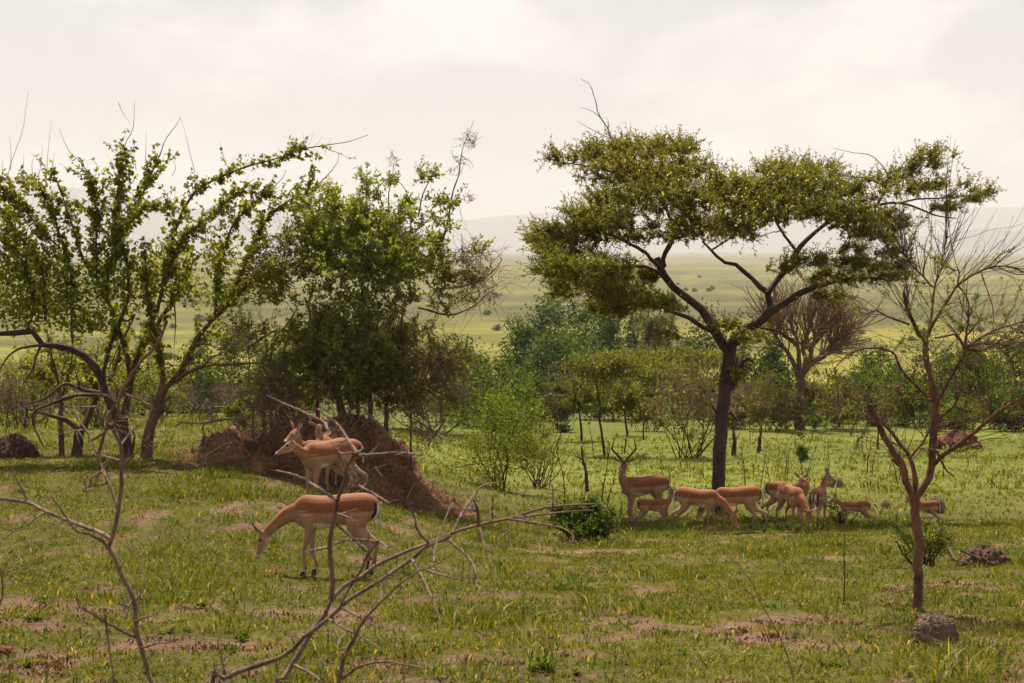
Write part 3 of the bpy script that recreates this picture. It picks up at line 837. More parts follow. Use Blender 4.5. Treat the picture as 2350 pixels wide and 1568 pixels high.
al(c13, [(480, 270), (540, 285), (620, 300), (720, 340), (780, 375), (850, 380)], .026, .008, -.3, -.6)
al(c13, [(772, 372), (768, 440), (758, 520), (755, 640), (765, 780), (800, 900), (820, 1080)], .013, .006, -.5, -.5)
al(c13, [(765, 785), (730, 850), (700, 930), (640, 1090)], .009, .005, -.5, -.6)
al(c13, [(750, 540), (690, 560), (600, 600)], .007, .003, -.5, -.7)
al(c13, [(190, 880), (250, 780), (275, 700), (300, 630), (355, 580), (410, 605)], .062, .026, -.02, -.25)
al(c13, [(270, 720), (245, 640), (250, 560)], .05, .028, -.05, .1)
al(c13, [(60, 1120), (20, 1075), (8, 1045)], .03, .02, -.05, -.1)
dead = {7, 8, 9, 10, 21, 22, 23, 24, 25, 26, 27}
nd = bl(lines, 'branch', M_dark_bark, acacia)
for i, n_ in enumerate(nd):
    if i not in dead: anodes.append(n_)
anodes = np.concatenate(anodes)
pads = [(c5, 340, 525, 95, 55, .0), (c5, 560, 510, 140, 75, .6), (c5, 790, 485, 190, 75, 1.0), (c5, 960, 480, 110, 50, .4), (c5, 690, 610, 230, 90, -.4), (c5, 1000, 600, 150, 95, -.6),
        (c5, 600, 740, 160, 85, 1.0), (c5, 860, 740, 230, 110, -.9), (c5, 400, 950, 230, 85, -.7), (c5, 230, 975, 130, 60, -.3), (c5, 620, 880, 220, 95, -1.3), (c5, 330, 1060, 170, 60, -1.2),
        (c5, 500, 1110, 230, 65, .7), (c5, 420, 1180, 200, 65, .2), (c5, 400, 1140, 230, 60, -1.4), (c5, 540, 1250, 230, 55, -.9), (c5, 620, 1350, 150, 38, .3), (c5, 700, 1180, 150, 45, 1.2), (c5, 860, 1310, 110, 35, -.6), (c9, 1180, 820, 110, 80, -.5), (c9, 1050, 780, 140, 80, .3), (c5, 330, 1270, 70, 30, -.6), (c5, 640, 1290, 120, 35, -.7), (c5, 580, 1370, 85, 30, -.8), (c5, 780, 1320, 130, 32, .2), (c5, 940, 1345, 60, 22, .5),
        (c5, 1110, 770, 230, 120, -1.5), (c5, 1090, 900, 220, 65, -1.9), (c5, 1350, 700, 180, 85, -1.0), (c5, 1400, 830, 240, 105, -1.8), (c5, 1280, 930, 220, 50, -1.2), (c5, 1620, 650, 170, 75, -.6),
        (c5, 1490, 590, 110, 40, .8), (c5, 1700, 600, 130, 50, .3), (c5, 1640, 800, 230, 100, -1.5), (c5, 1850, 710, 170, 85, -.5), (c5, 1850, 850, 180, 85, -1.2), (c5, 1960, 930, 120, 55, -.8), (c5, 2070, 880, 70, 60, -.4), (c5, 2060, 970, 60, 22, -.2),
        (c5, 1230, 690, 160, 80, 1.3), (c5, 1500, 730, 200, 90, 1.4), (c5, 800, 640, 200, 80, 1.9), (c5, 480, 850, 160, 70, 1.7), (c5, 700, 960, 180, 50, .9), (c5, 960, 960, 120, 45, .4),
        (c9, 1560, 250, 170, 60, .0), (c9, 1400, 350, 190, 80, .3), (c9, 1180, 440, 180, 70, .1), (c9, 1600, 500, 240, 60, .5), (c9, 1800, 600, 160, 55, .4), (c9, 1660, 680, 150, 40, .1), (c9, 1960, 550, 80, 35, .6), (c9, 1330, 540, 170, 60, -.3),
        (c9, 600, 1120, 210, 80, -1.3), (c9, 900, 1150, 210, 90, -1.1), (c9, 1150, 1170, 190, 70, -.6), (c9, 700, 1240, 250, 80, -.5), (c9, 640, 1400, 150, 45, -.9), (c9, 1000, 1270, 230, 45, -.2), (c9, 1250, 1230, 120, 55, -.5), (c9, 1180, 1050, 90, 45, -.2), (c9, 880, 1010, 130, 60, .4), (c9, 330, 1170, 110, 60, -.4), (c9, 1200, 940, 60, 40, .2),
        (c6, 1700, 370, 100, 50, -.4), (c6, 1800, 470, 70, 35, -.7), (c6, 1280, 440, 80, 28, -.9), (c6, 1750, 690, 30, 22, -.2), (c13, 450, 330, 60, 40, .4)]
fol = MB(); twg = MB(); flw = MB()
ctr = pt(1680, 640, AY)
tgts = []; fr = []
pads += [(a_, b_, c_, d_ * .95, e_, float(rng.uniform(-2.8, 2.8))) for (a_, b_, c_, d_, e_, f_) in pads[:44] if d_ > 100]
for cr_, cx, cy, rx, ry, od in pads:
    (X0, Y0), (X1, Y1) = cr_([(cx, cy), (cx + rx, cy + ry)])
    RX, RY = (X1 - X0) / F * AY, (Y1 - Y0) / F * AY
    n = max(5, int(25 * (RX * RY) ** .5 / .45))
    q = ell(n, .45); c0 = pt(X0, Y0, AY + od)
    for a in q:
        p_ = c0 + np.array([a[0] * RX * 1.22, a[1] * max(.35, .75 * RX), a[2] * RY * .74]); tgts.append(p_); fr.append(min(RX, .8))
tgts = np.array(tgts)
Pb, Rb = skel(anodes, tgts, .017, .0035, 7, .10, maxr=.024)
V, Q = tubes(Pb, Rb, 3); twg.add(V, Q, col=(.05, .032, .022))
# spiky sprays at every target
per = 6
st = np.repeat(tgts, per, 0); radial = nrm((st - ctr) * np.array([1, 1, 1.2]))
dr = nrm(radial * .95 * np.array([1, 1, .5]) + rdir(len(st), .40) * .9)
tw = grow(st - dr * .05, dr, .16 + .38 * rng.random(len(st)) ** 1.6, 4, .20, (0, 0, .06))
put_twigs(twg, tw, .0045, .002, 3, (.10, .062, .040))
yl = np.clip(fbm(st[:, 0], st[:, 2] * 2, 1.2, 3, 2), 0, 1)
colr = np.array([.135, .172, .042]) * (1 - yl[:, None]) + np.array([.245, .235, .070]) * yl[:, None]
m = len(tw); pl = 17
i = np.repeat(np.arange(m), pl); f = (.05 + .95 * rng.random(m * pl)) * 2.999; k = f.astype(int); t_ = (f - k)[:, None]
s = tw[i, k] * (1 - t_) + tw[i, k + 1] * t_; tg = nrm(tw[i, k + 1] - tw[i, k])
d = nrm(tg * .55 + nrm(rng.standard_normal((len(i), 3))))
leaves(fol, s, d, rdir(len(i), .3), .042 + .048 * rng.random(len(i)), .015 + .013 * rng.random(len(i)), np.clip(colr[i] * np.exp(.3 * rng.standard_normal((len(i), 1))), .01, .5))
cro = fol.build('crown', M_leaf, acacia); tag(cro, kind='stuff')
tag(twg.build('twigs', M_dry, acacia), kind='stuff')
# cream blossom on the sunny front of the crown
fx = [(c5, 1150, 850, 130, 90), (c5, 1250, 760, 150, 90), (c5, 1500, 790, 250, 90), (c5, 1750, 820, 200, 80), (c5, 880, 700, 200, 130), (c5, 1350, 870, 200, 60)]
near_t = tgts[(tgts[:, 1] < AY - .5)]
pk_ = near_t[rng.integers(0, len(near_t), 1700)]; sx = 1175 + pk_[:, 0] / pk_[:, 1] * F
wgt = np.exp(-((sx - 1760) / 200) ** 2) + .25 * np.exp(-((sx - 1560) / 90) ** 2)
pk_ = pk_[rng.random(len(pk_)) < wgt]
n = len(pk_)
fp_ = pk_ + rng.standard_normal((n, 3)) * np.array([.22, .25, .13]) + np.array([0, -.1, .05])
for q in range(2):
    leaves(flw, fp_, rdir(n), rdir(n), .030 + .018 * rng.random(n), .026, hue((.80, .74, .58), n, .10, .03))
tag(flw.build('blossom', M_leaf, acacia), 'small cream flower heads on the sunny side of the crown', kind='stuff')

# a small bird on the bare branch
BP = pt(1782, 757, AY - .42)
bird = thing('bird', 'small dark bird perched on the bare acacia branch', 'bird', BP)
sec = [(np.array([-.075, 0, .008]), YV, ZV, .006, .004, .004), (np.array([-.04, 0, .022]), YV, ZV, .014, .010, .010), (np.array([-.015, 0, .045]), YV, ZV, .026, .022, .026), (np.array([.008, 0, .07]), YV, ZV, .029, .026, .030), (np.array([.022, 0, .095]), YV, ZV, .020, .018, .022), (np.array([.033, 0, .112]), YV, ZV, .019, .018, .018), (np.array([.048, 0, .114]), YV, ZV, .010, .009, .009)]
v_, q_, t3_, pr_, an_ = loft(sec, 10, 3)
bird.rotation_euler = (0, 0, R(160))
for nm, vv, ff in (('body', v_, [q_, t3_]),):
    o = link(nm, raw_mesh(nm, vv, ff, np.where((an_ < -.2)[:, None], (.16, .11, .08), (.035, .028, .024)), True, [M_fur])); o.parent = bird
vb, qb = tubes(np.array([[(.046, 0, .114), (.056, 0, .113), (.068, 0, .110)]]), np.array([[.006, .004, .0008]]), 6)
o = link('beak', raw_mesh('beak', vb, [qb], None, True, [M_hoof])); o.parent = bird
for sg in (1, -1):
    vb, qb = tubes(np.array([[(.0, .010 * sg, .05), (.004, .010 * sg, .02), (.004, .010 * sg, -.012)]]), np.array([[.004, .003, .003]]), 5)
    o = link('leg', raw_mesh('leg', vb, [qb], None, True, [M_hoof])); o.parent = bird

# ------------------------------------------------------------------ leafy trees on the left
def big_leaf_mesh():
    """one broad pointed leaf, folded along its midrib, 1 m long"""
    V = np.array([(0, 0, 0), (.40, .34, .08), (1, 0, -.07), (.40, -.34, .08), (.5, 0, -.01)], float)
    T = np.array([(0, 4, 1), (4, 2, 1), (0, 3, 4), (4, 3, 2)])
    return V, T
LV, LT = big_leaf_mesh()
def big_leaves(mb, pos, d, nm, L, col):
    n = len(pos); d = nrm(d); s = nrm(np.cross(nm, d)); u = np.cross(d, s)
    L = np.broadcast_to(L, (n,))
    V = pos[:, None] + L[:, None, None] * (LV[None, :, 0:1] * d[:, None] + LV[None, :, 1:2] * s[:, None] + LV[None, :, 2:3] * u[:, None])
    T = (np.arange(n)[:, None, None] * len(LV) + LT[None]).reshape(-1, 3)
    mb.add(V.reshape(-1, 3), None, T, np.repeat(col, len(LV), 0))
LEAFMESH = {}
def leaf_parts(parent, pos, d, nm, L, col, maxn=300):
    """the leaves that show largest, each an object sharing a few meshes"""
    tones = [np.array(c_) for c_ in ((.13, .15, .030), (.185, .21, .040), (.25, .27, .055), (.33, .33, .085))]
    for i in range(min(maxn, len(pos))):
        k_ = int(np.argmin([abs(t_[1] - col[i][1]) for t_ in tones]))
        if k_ not in LEAFMESH: LEAFMESH[k_] = raw_mesh('leaf', LV, [LT], np.tile(tones[k_], (len(LV), 1)), True, [M_shiny])
        o = bpy.data.objects.new('leaf', LEAFMESH[k_]); COL.objects.link(o); o.parent = parent
        x_ = nrm(d[i]); y_ = nrm(np.cross(nm[i], x_)); z_ = np.cross(x_, y_)
        m4 = Matrix(((x_[0], y_[0], z_[0]), (x_[1], y_[1], z_[1]), (x_[2], y_[2], z_[2]))).to_4x4()
        o.matrix_local = Matrix.Translation(Vector(pos[i] - wloc(parent))) @ m4 @ Matrix.Scale(float(L[i]), 4)
LG = (.205, .235, .040)
def leafy_tree(label, base_px, trunk, limbs, Y0, leafy_ids, n_leaf, mat, extra_blobs=(), twig_n=160, whips=(), trim={}):
    B_ = hit(*base_px); Yb = B_[1] if Y0 is None else Y0
    root = thing('leafy_tree', label, 'tree', B_)
    P = pts(trunk[0], Yb); P[0] = B_ - np.array([0, 0, .08])
    P[:, 1] = np.linspace(B_[1], Yb, len(P)); 
    mb = MB(); limb(mb, P, trunk[1], trunk[2], 11, None, .05)
    mb.build('trunk', mat, root)
    nodes = []; leafy = []
    for i, (q, r0, r1, d0, d1) in enumerate(limbs):
        Pl = pts(q, Yb + np.linspace(d0, d1, len(q)))
        mb = MB(); C, _ = limb(mb, Pl, r0, r1, 7); mb.build('branch', mat, root)
        if i in leafy_ids: leafy.append(spline(spline(Pl, 60)[:int(60 * trim.get(i, 1.0))], 40))
    leafy = np.array(leafy)
    # side shoots
    s, d, _ = sprout(leafy, twig_n, .12, .98, .8)
    sh = grow(s, d, .10 + .65 * rng.random(twig_n) ** 1.8, 6, .22, (0, 0, .08))
    tm = MB(); put_twigs(tm, sh, .0045, .0016, 4, (.085, .055, .04))
    # bare whips
    s, d, _ = sprout(leafy, twig_n // 2, .35, 1.0, .7)
    wh = grow(s, d, .12 + .30 * rng.random(len(s)), 6, .14, (0, 0, .06)); put_twigs(tm, wh, .003, .0012, 3, (.10, .07, .055))
    for q, d0 in whips:
        Pl = pts(q, Yb + d0); V, Q = tubes(spline(Pl, 16)[None], np.linspace(.005, .0016, 16)[None], 4); tm.add(V, Q, col=(.09, .06, .045))
    lf = MB()
    n1 = int(n_leaf * .20); n2 = n_leaf - n1
    s1, d1, _ = sprout(leafy, n1, .06, .93, 1.2); s1 = s1 + rng.standard_normal((n1, 3)) * .055 + np.array([0, 0, .02])
    s2, d2, _ = sprout(sh, n2, .1, 1.0, 1.1)
    ps = [s1, s2]; ds = [d1, d2]
    for (bx, by, rx, ry, od, cnt) in extra_blobs:
        cnt = int(cnt * 2.7)
        c0 = pt(bx, by, Yb + od); q = ell(cnt, .5) * np.array([rx / F * Yb, .55, ry / F * Yb]); ps.append(c0 + q); ds.append(rdir(cnt))
        tt = c0 + ell(max(6, cnt // 14), .5) * np.array([rx / F * Yb, .55, ry / F * Yb])
        Pq, Rq = skel(leafy.reshape(-1, 3)[::3], tt, .008, .002, 6, .05, maxr=.012); V, Q = tubes(Pq, Rq, 4); tm.add(V, Q, col=(.08, .05, .036))
    ps = np.concatenate(ps); ds = nrm(np.concatenate(ds) * .8 + np.array([0, 0, -.25]) + .35 * rng.standard_normal((len(ps), 3)))
    nm = rdir(len(ps), .6); Ls = .042 + .066 * rng.random(len(ps)); cc = hue(LG, len(ps), .28, .06)
    order = np.argsort(ps[:, 1] - Ls * 14); nb = min(300, len(ps) // 2); big = order[:nb]; rest = order[nb:]
    big_leaves(lf, ps[rest], ds[rest], nm[rest], Ls[rest], cc[rest])
    co = lf.build('crown', M_shiny, root); tag(co, kind='stuff')
    leaf_parts(co, ps[big], ds[big], nm[big], Ls[big], cc[big])
    tag(tm.build('twigs', M_dry, root), kind='stuff')
    return root
b1 = hit(333, 1052); YA = b1[1]
A_limbs = [
    (c2([(1085, 690), (1130, 650), (1190, 580), (1250, 460), (1300, 360), (1420, 220), (1520, 120), (1640, 0)]) + c1([(1720, 1330), (1790, 1290)]), .055, .02, 0, .5),
    (c2([(1080, 690), (1075, 560), (1060, 470), (1040, 400), (1010, 250), (970, 60)]) + c1([(970, 1300), (955, 1150)]), .045, .012, 0, -.4),
    (c2([(1160, 640), (1210, 595), (1270, 570), (1340, 540), (1450, 530), (1600, 525), (1730, 515), (1770, 530)]), .04, .012, -.1, -.5),
    (c2([(1340, 540), (1400, 480), (1450, 465), (1520, 475)]), .018, .008, -.3, -.5),
    (c2([(1290, 390), (1380, 400), (1480, 425)]), .018, .007, .1, -.1),
    (c2([(1225, 470), (1260, 600), (1290, 700), (1312, 775)]), .010, .004, 0, -.2),
    (c1([(1500, 1490), (1580, 1330), (1640, 1180), (1700, 1050), (1780, 905), (1900, 810), (2000, 770), (2120, 680), (2220, 570), (2240, 490)]), .03, .004, .4, .1),
    (c1([(1420, 1560), (1440, 1330), (1470, 1150), (1540, 970), (1640, 850), (1780, 740), (1870, 650), (1890, 600)]), .026, .004, .2, -.4),
    (c1([(1040, 1540), (1075, 1370), (1120, 1130), (1200, 890), (1300, 740), (1420, 665), (1560, 605), (1700, 560), (1850, 520), (2000, 465), (2180, 435), (2300, 415)]) + c3([(970, 160)]), .034, .004, -.1, .3),
    (c1([(1070, 1420), (1130, 1230), (1200, 1060), (1320, 960), (1480, 830), (1600, 720), (1680, 660)]), .028, .005, -.2, -.7),
    (c2([(1080, 780), (1130, 740), (1100, 860), (1060, 920)]), .018, .007, -.1, -.3),
]
A = leafy_tree('leaning grey brown leafy tree with long arching branch reaching over the mound thicket', (333, 1052),
    (c2([(960, 1150), (975, 1040), (1000, 930), (1040, 820), (1075, 700), (1090, 660)]), .105, .075), A_limbs, None, {0, 1, 6, 7, 8, 9}, 7200, M_brown_bark,
    [(600, 640, 60, 60, .2, 130), (500, 590, 50, 60, -.2, 120), (430, 660, 60, 50, .3, 140), (520, 680, 60, 40, .2, 110)], 340, trim={6: .84, 7: .86, 8: .88, 9: .93})
B_limbs = [
    (c2([(815, 900), (840, 760), (870, 600), (920, 450), (990, 340), (1080, 200), (1150, 110)]) + c1([(1190, 1370), (1240, 1230), (1280, 1100)]), .07, .012, 0, .6),
    (c2([(860, 640), (850, 520), (820, 400), (760, 220), (690, 60)]) + c1([(650, 1330), (560, 1210), (500, 1040), (440, 860), (390, 700), (350, 620)]), .05, .005, 0, -.8),
    (c2([(800, 960), (760, 850), (710, 740), (680, 660), (655, 590), (590, 500), (500, 440), (380, 400), (270, 390), (220, 320), (100, 320), (0, 325), (-90, 330)]), .085, .035, 0, -1.0),
    (c2([(672, 640), (700, 500), (730, 400), (770, 300), (800, 220)]) + c1([(850, 1430), (830, 1180), (760, 1080), (640, 950), (570, 870), (500, 830), (300, 850)]), .04, .006, -.2, -.5),
    (c2([(690, 720), (560, 700), (440, 655), (385, 680), (300, 750), (130, 800)]), .04, .010, -.2, -.9),
    (c2([(640, 735), (540, 725), (450, 745), (330, 790), (235, 830), (215, 880), (240, 980), (290, 1070)]), .035, .010, -.2, -.8),
    (c2([(530, 690), (510, 620), (495, 560)]), .018, .006, -.4, -.5),
    (c2([(270, 395), (240, 470), (215, 560), (150, 660)]), .024, .008, -.8, -1.0),
    (c2([(290, 400), (140, 420), (60, 470), (0, 560), (-60, 640)]), .024, .010, -.8, -1.1),
    (c2([(235, 480), (225, 560), (220, 620)]), .015, .006, -.8, -.9),
    (c1([(700, 1400), (720, 1250), (760, 1140), (830, 980), (900, 830), (960, 720), (1040, 540), (1100, 390), (1170, 300), (1190, 250)]), .030, .003, -.4, -.1),
    (c1([(770, 1150), (765, 1000), (770, 850), (790, 640), (830, 430), (880, 320), (890, 140)]), .020, .002, -.4, .3),
    (c1([(640, 1320), (635, 1080), (630, 820), (600, 660), (540, 560), (460, 480), (420, 400), (390, 320)]), .020, .002, -.6, -.2),
    (c1([(480, 1570), (475, 1430), (465, 1270), (420, 1120), (380, 980), (310, 800), (240, 680), (200, 650), (90, 655)]), .030, .004, -.8, -.5),
    (c1([(560, 1210), (700, 1270), (800, 1010), (900, 880), (1000, 845), (1110, 855)]), .022, .006, -.5, -.9),
    (c1([(300, 1600), (295, 1430), (270, 1240), (170, 1090), (100, 1010), (40, 900), (-10, 840), (-120, 760)]), .026, .006, -1.0, -.6),
    (c1([(230, 1560), (220, 1420), (150, 1220), (60, 1080), (0, 1040), (-120, 960)]), .022, .006, -.9, -.4),
    (c1([(400, 1120), (300, 1030), (240, 960), (130, 830), (50, 760), (-40, 700)]), .018, .005, -.9, -1.3),
    (c2([(480, 390), (475, 240), (480, 60), (480, -60)]), .022, .015, -.7, -.8),
    (c2([(170, 320), (215, 200), (235, 90), (220, -20)]), .022, .014, -.9, -.9),
    (c2([(870, 1120), (890, 1000), (870, 960)]), .025, .012, -.1, -.2),
    (c2([(800, 230), (850, 240), (890, 200), (830, 330), (770, 440), (720, 560)]), .02, .008, -.5, -.6),
    (c2([(1150, 110), (1160, 250), (1150, 420)]), .014, .005, .4, .3),
]
Bt = leafy_tree('dark stemmed leafy tree with limbs arching left, in front of the leaning one', (295, 1050),
    (c2([(845, 1150), (835, 1040), (820, 950), (812, 890)]), .115, .085), B_limbs, None, {0, 1, 3, 10, 11, 12, 13, 14, 15, 16, 17}, 11500, M_dark_bark,
    [(60, 700, 90, 60, -.7, 420), (150, 680, 70, 80, -.9, 300), (240, 660, 70, 80, -.6, 260), (330, 640, 70, 70, -.2, 230), (400, 600, 60, 60, .2, 160), (30, 620, 60, 60, -.5, 240), (110, 600, 50, 60, -.8, 140), (200, 740, 60, 30, -.8, 140), (60, 420, 40, 25, -.9, 70), (20, 500, 30, 60, -.9, 90)], 460,
    [(c1([(50, 660), (60, 600), (100, 480), (150, 340), (170, 200), (188, 70)]), -.8), (c1([(305, 700), (310, 600), (320, 450), (343, 265)]), -.7), (c1([(70, 600), (72, 480), (63, 370)]), -.8), (c1([(255, 640), (275, 540), (281, 432)]), -.7), (c1([(150, 660), (155, 580), (158, 490)]), -.7), (c1([(215, 650), (212, 560), (230, 495)]), -.7), (c1([(320, 640), (345, 570), (362, 485)]), -.6), (c1([(15, 640), (20, 530)]), -.7),
     (c1([(900, 600), (885, 500), (888, 420)]), 0.), (c1([(960, 540), (965, 440), (965, 340)]), 0.), (c1([(1290, 620), (1250, 470), (1220, 340), (1190, 255)]), 0.), (c1([(1140, 640), (1160, 580), (1125, 505)]), 0.), (c1([(780, 150), (810, 220), (865, 300)]), .2)], {10: .76, 11: .66, 12: .66, 13: .85})
# two thinner trunks further back
C_limbs = [(c2([(518, 1000), (560, 920), (590, 860), (620, 780), (700, 700)]), .075, .03, 0, .5), (c2([(515, 960), (430, 895), (290, 850), (180, 820)]), .05, .012, 0, -.3), (c2([(620, 780), (640, 650), (560, 520)]), .03, .01, .3, .4), (c2([(700, 700), (760, 560), (800, 400), (860, 250)]), .03, .01, .5, .9)]
Ct = leafy_tree('dark stubby forked tree behind the leafy ones on the left', (176, 1046), (c2([(508, 1150), (512, 1070), (518, 1000), (520, 960)]), .10, .08), C_limbs, None, {2, 3}, 700, M_dark_bark, [(210, 860, 40, 30, .3, 60)], 60)
D_limbs = [(c2([(400, 760), (385, 640), (360, 540), (330, 420), (310, 300)]), .035, .01, 0, .3), (c2([(395, 800), (440, 640), (470, 520), (500, 400)]), .028, .008, 0, .4), (c2([(395, 700), (300, 620), (200, 560), (120, 540)]), .02, .006, 0, -.2)]
Dt = leafy_tree('slim pale brown trunk at far left of the leafy trees', (141, 1042), (c2([(405, 1125), (408, 1000), (400, 880), (400, 760)]), .055, .04), D_limbs, None, {0, 1, 2}, 600, M_brown_bark, [], 90)

# ------------------------------------------------------------------ red termite mound under the thicket
MC = hit(790, 1112); MC = np.array([MC[0], MC[1] + .25, 0]); MC[2] = float(ground(MC[0], MC[1]))
mound = thing('earth_mound', 'broad crumbling red earth mound with eroded knobs under the dense thicket', 'mound', MC)
k = MC[1] / F
def mx(px): return (px - 1175) * k
gx = np.linspace(mx(385), mx(1135), 190); gy = np.linspace(MC[1] - 1.9, MC[1] + 2.2, 110)
X, Yg2 = np.meshgrid(gx, gy)
Xp = 1175 + X / k + (fbm(X, Yg2, .7, 6, 3) - .5) * 90                                     # breadth in picture units at the mound
prof = np.interp(Xp, [385, 420, 450, 480, 500, 540, 560, 600, 650, 720, 780, 850, 900, 925, 945, 985, 1030, 1075, 1110, 1135],
                 [0, .08, .20, .28, .50, .54, .46, .50, .64, .76, .84, .90, .98, .94, .74, .47, .25, .11, .03, 0])
prof = prof * (1 + .22 * sst(600, 720, Xp) * sst(900, 830, Xp)) * (1 - .22 * sst(890, 960, Xp))
vy = (Yg2 - MC[1]) / 1.75 + (fbm(X, Yg2, .8, 2, 3) - .5) * .55
across = np.clip(1 - vy ** 2, 0, 1)
sharp = sst(.0, .75, across) ** .8
H = prof * sharp
H = H * (1 + .45 * (fbm(X, Yg2, .45, 3, 3) - .5))
for (bx, by, br, bh) in ((512, -.75, .26, .24), (556, -1.0, .22, .14), (466, -.70, .18, .10), (645, -.3, .18, .18), (915, -.25, .17, .24), (880, -.9, .22, .16), (860, -1.25, .20, .22), (925, .1, .14, .16), (800, -.7, .25, .14)):
    dd = np.hypot(X - mx(bx), (Yg2 - MC[1] - by)) / br
    H += bh * sst(1.15, .55, dd + .4 * (fbm(X, Yg2, .15, 4, 2) - .5))
edge = np.minimum(np.minimum((X - gx[0]) / .3, (gx[-1] - X) / .3), np.minimum((Yg2 - gy[0]) / .3, (gy[-1] - Yg2) / .3))
H *= np.clip(edge, 0, 1)
step = np.floor(H / .13) * .13 + .13 * sst(.25, .75, (H / .13) % 1)
H = .8 * H + .2 * step
H *= (1 - .16 * sst(.45, .65, fbm(X * 1.6, Yg2 * .7, .45, 1, 3)) * sst(.1, .5, H))
H += ((fbm(X, Yg2, .34, 5, 3) - .5) * .20 + (fbm(X, Yg2, .09, 6, 2) - .5) * .13) * sst(.02, .15, H)
Z = ground(X, Yg2) - .05 + H
mc = np.array([.275, .132, .076]) * (.55 + .9 * fbm(X, Yg2 + H, .3, 2, 4))[..., None]
mc = mc * (1 - .35 * sst(.50, .62, fbm(X, H * 2 + Yg2, .5, 7, 3)))[..., None]
ix = np.arange(X.size).reshape(X.shape)
Q = np.stack([ix[:-1, :-1], ix[:-1, 1:], ix[1:, 1:], ix[1:, :-1]], -1).reshape(-1, 4)
o = link('earth', raw_mesh('earth', np.stack([X, Yg2, Z], -1).reshape(-1, 3) - MC, [Q], mc.reshape(-1, 3), True, [M_soil]), mound, MC)
def mound_z(x, y):
    i = np.clip(np.searchsorted(gx, x), 0, len(gx) - 1); j = np.clip(np.searchsorted(gy, y), 0, len(gy) - 1); return Z[j, i]

# brush, roots and grass on the mound
br_ = MB(); nb_ = 800
bx_ = rng.uniform(mx(430), mx(1080), nb_); by_ = MC[1] + rng.uniform(-1.7, .6, nb_); bz_ = np.array([mound_z(a, b) for a, b in zip(bx_, by_)]) + .015
dd_ = rdir(nb_); dd_[:, 2] = np.abs(dd_[:, 2]) * .35
put_twigs(br_, grow(np.stack([bx_, by_, bz_], -1), dd_, .12 + .4 * rng.random(nb_), 6, .2), .0055, .002, 4, (.22, .145, .10))
tag(br_.build('brushwood', M_dry, mound), kind='stuff')
gr_ = MB(); ng_ = 420
bx_ = rng.uniform(mx(400), mx(1110), ng_); by_ = MC[1] + rng.uniform(-1.75, -.9, ng_); bz_ = np.array([mound_z(a, b) for a, b in zip(bx_, by_)])
low_ = (bz_ - ground(bx_, by_)) < .35; P0_ = np.repeat(np.stack([bx_, by_, bz_], -1)[low_], 9, 0); m_ = len(P0_)
leaves(gr_, P0_ + rng.standard_normal((m_, 3)) * np.array([.03, .03, .004]), rdir(m_, 1.3), rdir(m_), .07 + .09 * rng.random(m_), .007, hue((.11, .145, .020), m_, .35))
tag(gr_.build('grass_tufts', M_grass, mound), kind='stuff')

# dead wood lying on the mound
dw = MB()
def dead_stick(label, q, Y_, r0, r1, mat=None, side=4):
    P_ = pts(q, Y_); B0 = P_[0]
    root = thing('dead_branch', label, 'branch', B0)
    mb = MB(); C, _ = limb(mb, P_, r0, r1, 7); mb.build('branch', mat or M_grey_bark, root)
    if side:
        s, d, _ = sprout(C[None], side, .2, .95, .8)
        tm = MB(); G_ = grow(s, d, .12 + .2 * rng.random(side), 5, .2)
        for g_ in G_:
            tm = MB(); put_twigs(tm, g_[None], r1 * .8, .002, 4, (.17, .12, .09)); tm.build('twig', M_dry, root)
MY = MC[1]
dead_stick('pale dead branch sticking out left of the mound top over the grass', c12([(560, 800), (470, 808), (400, 803), (300, 822), (200, 835), (60, 832), (8, 860)]), np.linspace(MY - .4, MY - .5, 7), .026, .012, None, 3)
dead_stick('dark dead sticks lying across the left foot of the mound', c12([(450, 990), (400, 1000), (330, 1040), (250, 1090), (150, 1145)]), np.linspace(MY - 1.3, MY - 1.55, 5), .016, .006, None, 4)
dead_stick('short dead stick standing on the left knob of the mound', c12([(520, 900), (490, 860), (482, 800), (465, 755)]), MY - .9, .017, .010, None, 2)
dead_stick('grey fallen branch on the right shoulder of the mound', c12([(1480, 715), (1530, 780), (1580, 825), (1650, 900), (1750, 1010)]), np.linspace(MY - 1.0, MY - 1.4, 5), .02, .008, None, 3)

# ------------------------------------------------------------------ thicket growing on the mound
TB = np.array([mx(800), MY + .1, 0]); TB[2] = mound_z(TB[0], TB[1])
thk = thing('thicket', 'dense bright green thicket tangled with bare vines on top of the red mound', 'shrub', TB)
TY = MY + .15
tl = []
def tk(cr_, q, r0, r1, d0=0, d1=None):
    q = cr_(q); d1 = d0 if d1 is None else d1; tl.append((pts(q, TY + np.linspace(d0, d1, len(q))), r0, r1))
tk(c12, [(1310, 720), (1260, 590), (1215, 470), (1160, 300), (1135, 100), (1090, -100)], .075, .035, -.2, .1)
tk(c12, [(1125, 740), (1112, 560), (1102, 350), (1085, 120), (1040, -120)], .035, .018, -.4, -.5)
tk(c12, [(1535, 700), (1520, 520), (1508, 300), (1500, 100), (1480, -150)], .05, .025, .2, .3)
tk(c12, [(1660, 640), (1680, 480), (1710, 330), (1745, 180), (1800, -50)], .04, .018, -.1, .4)
tk(c12, [(1440, 740), (1420, 560), (1400, 420), (1430, 250), (1380, 40)], .035, .016, -.4, -.3)
tk(c12, [(1380, 385), (1480, 400), (1580, 445), (1700, 492), (1850, 530), (2000, 590), (2075, 670), (2090, 820)], .040, .014, -.4, -.9)
tk(c12, [(700, 640), (720, 500), (745, 360), (790, 200), (870, 80), (940, -20)], .03, .014, -.1, -.2)
tk(c12, [(870, 375), (930, 345), (1000, 325), (1080, 320), (1140, 340)], .045, .04, -.5, -.3)
tk(c12, [(620, 760), (660, 640), (690, 500), (680, 420)], .026, .012, -.3, -.4)
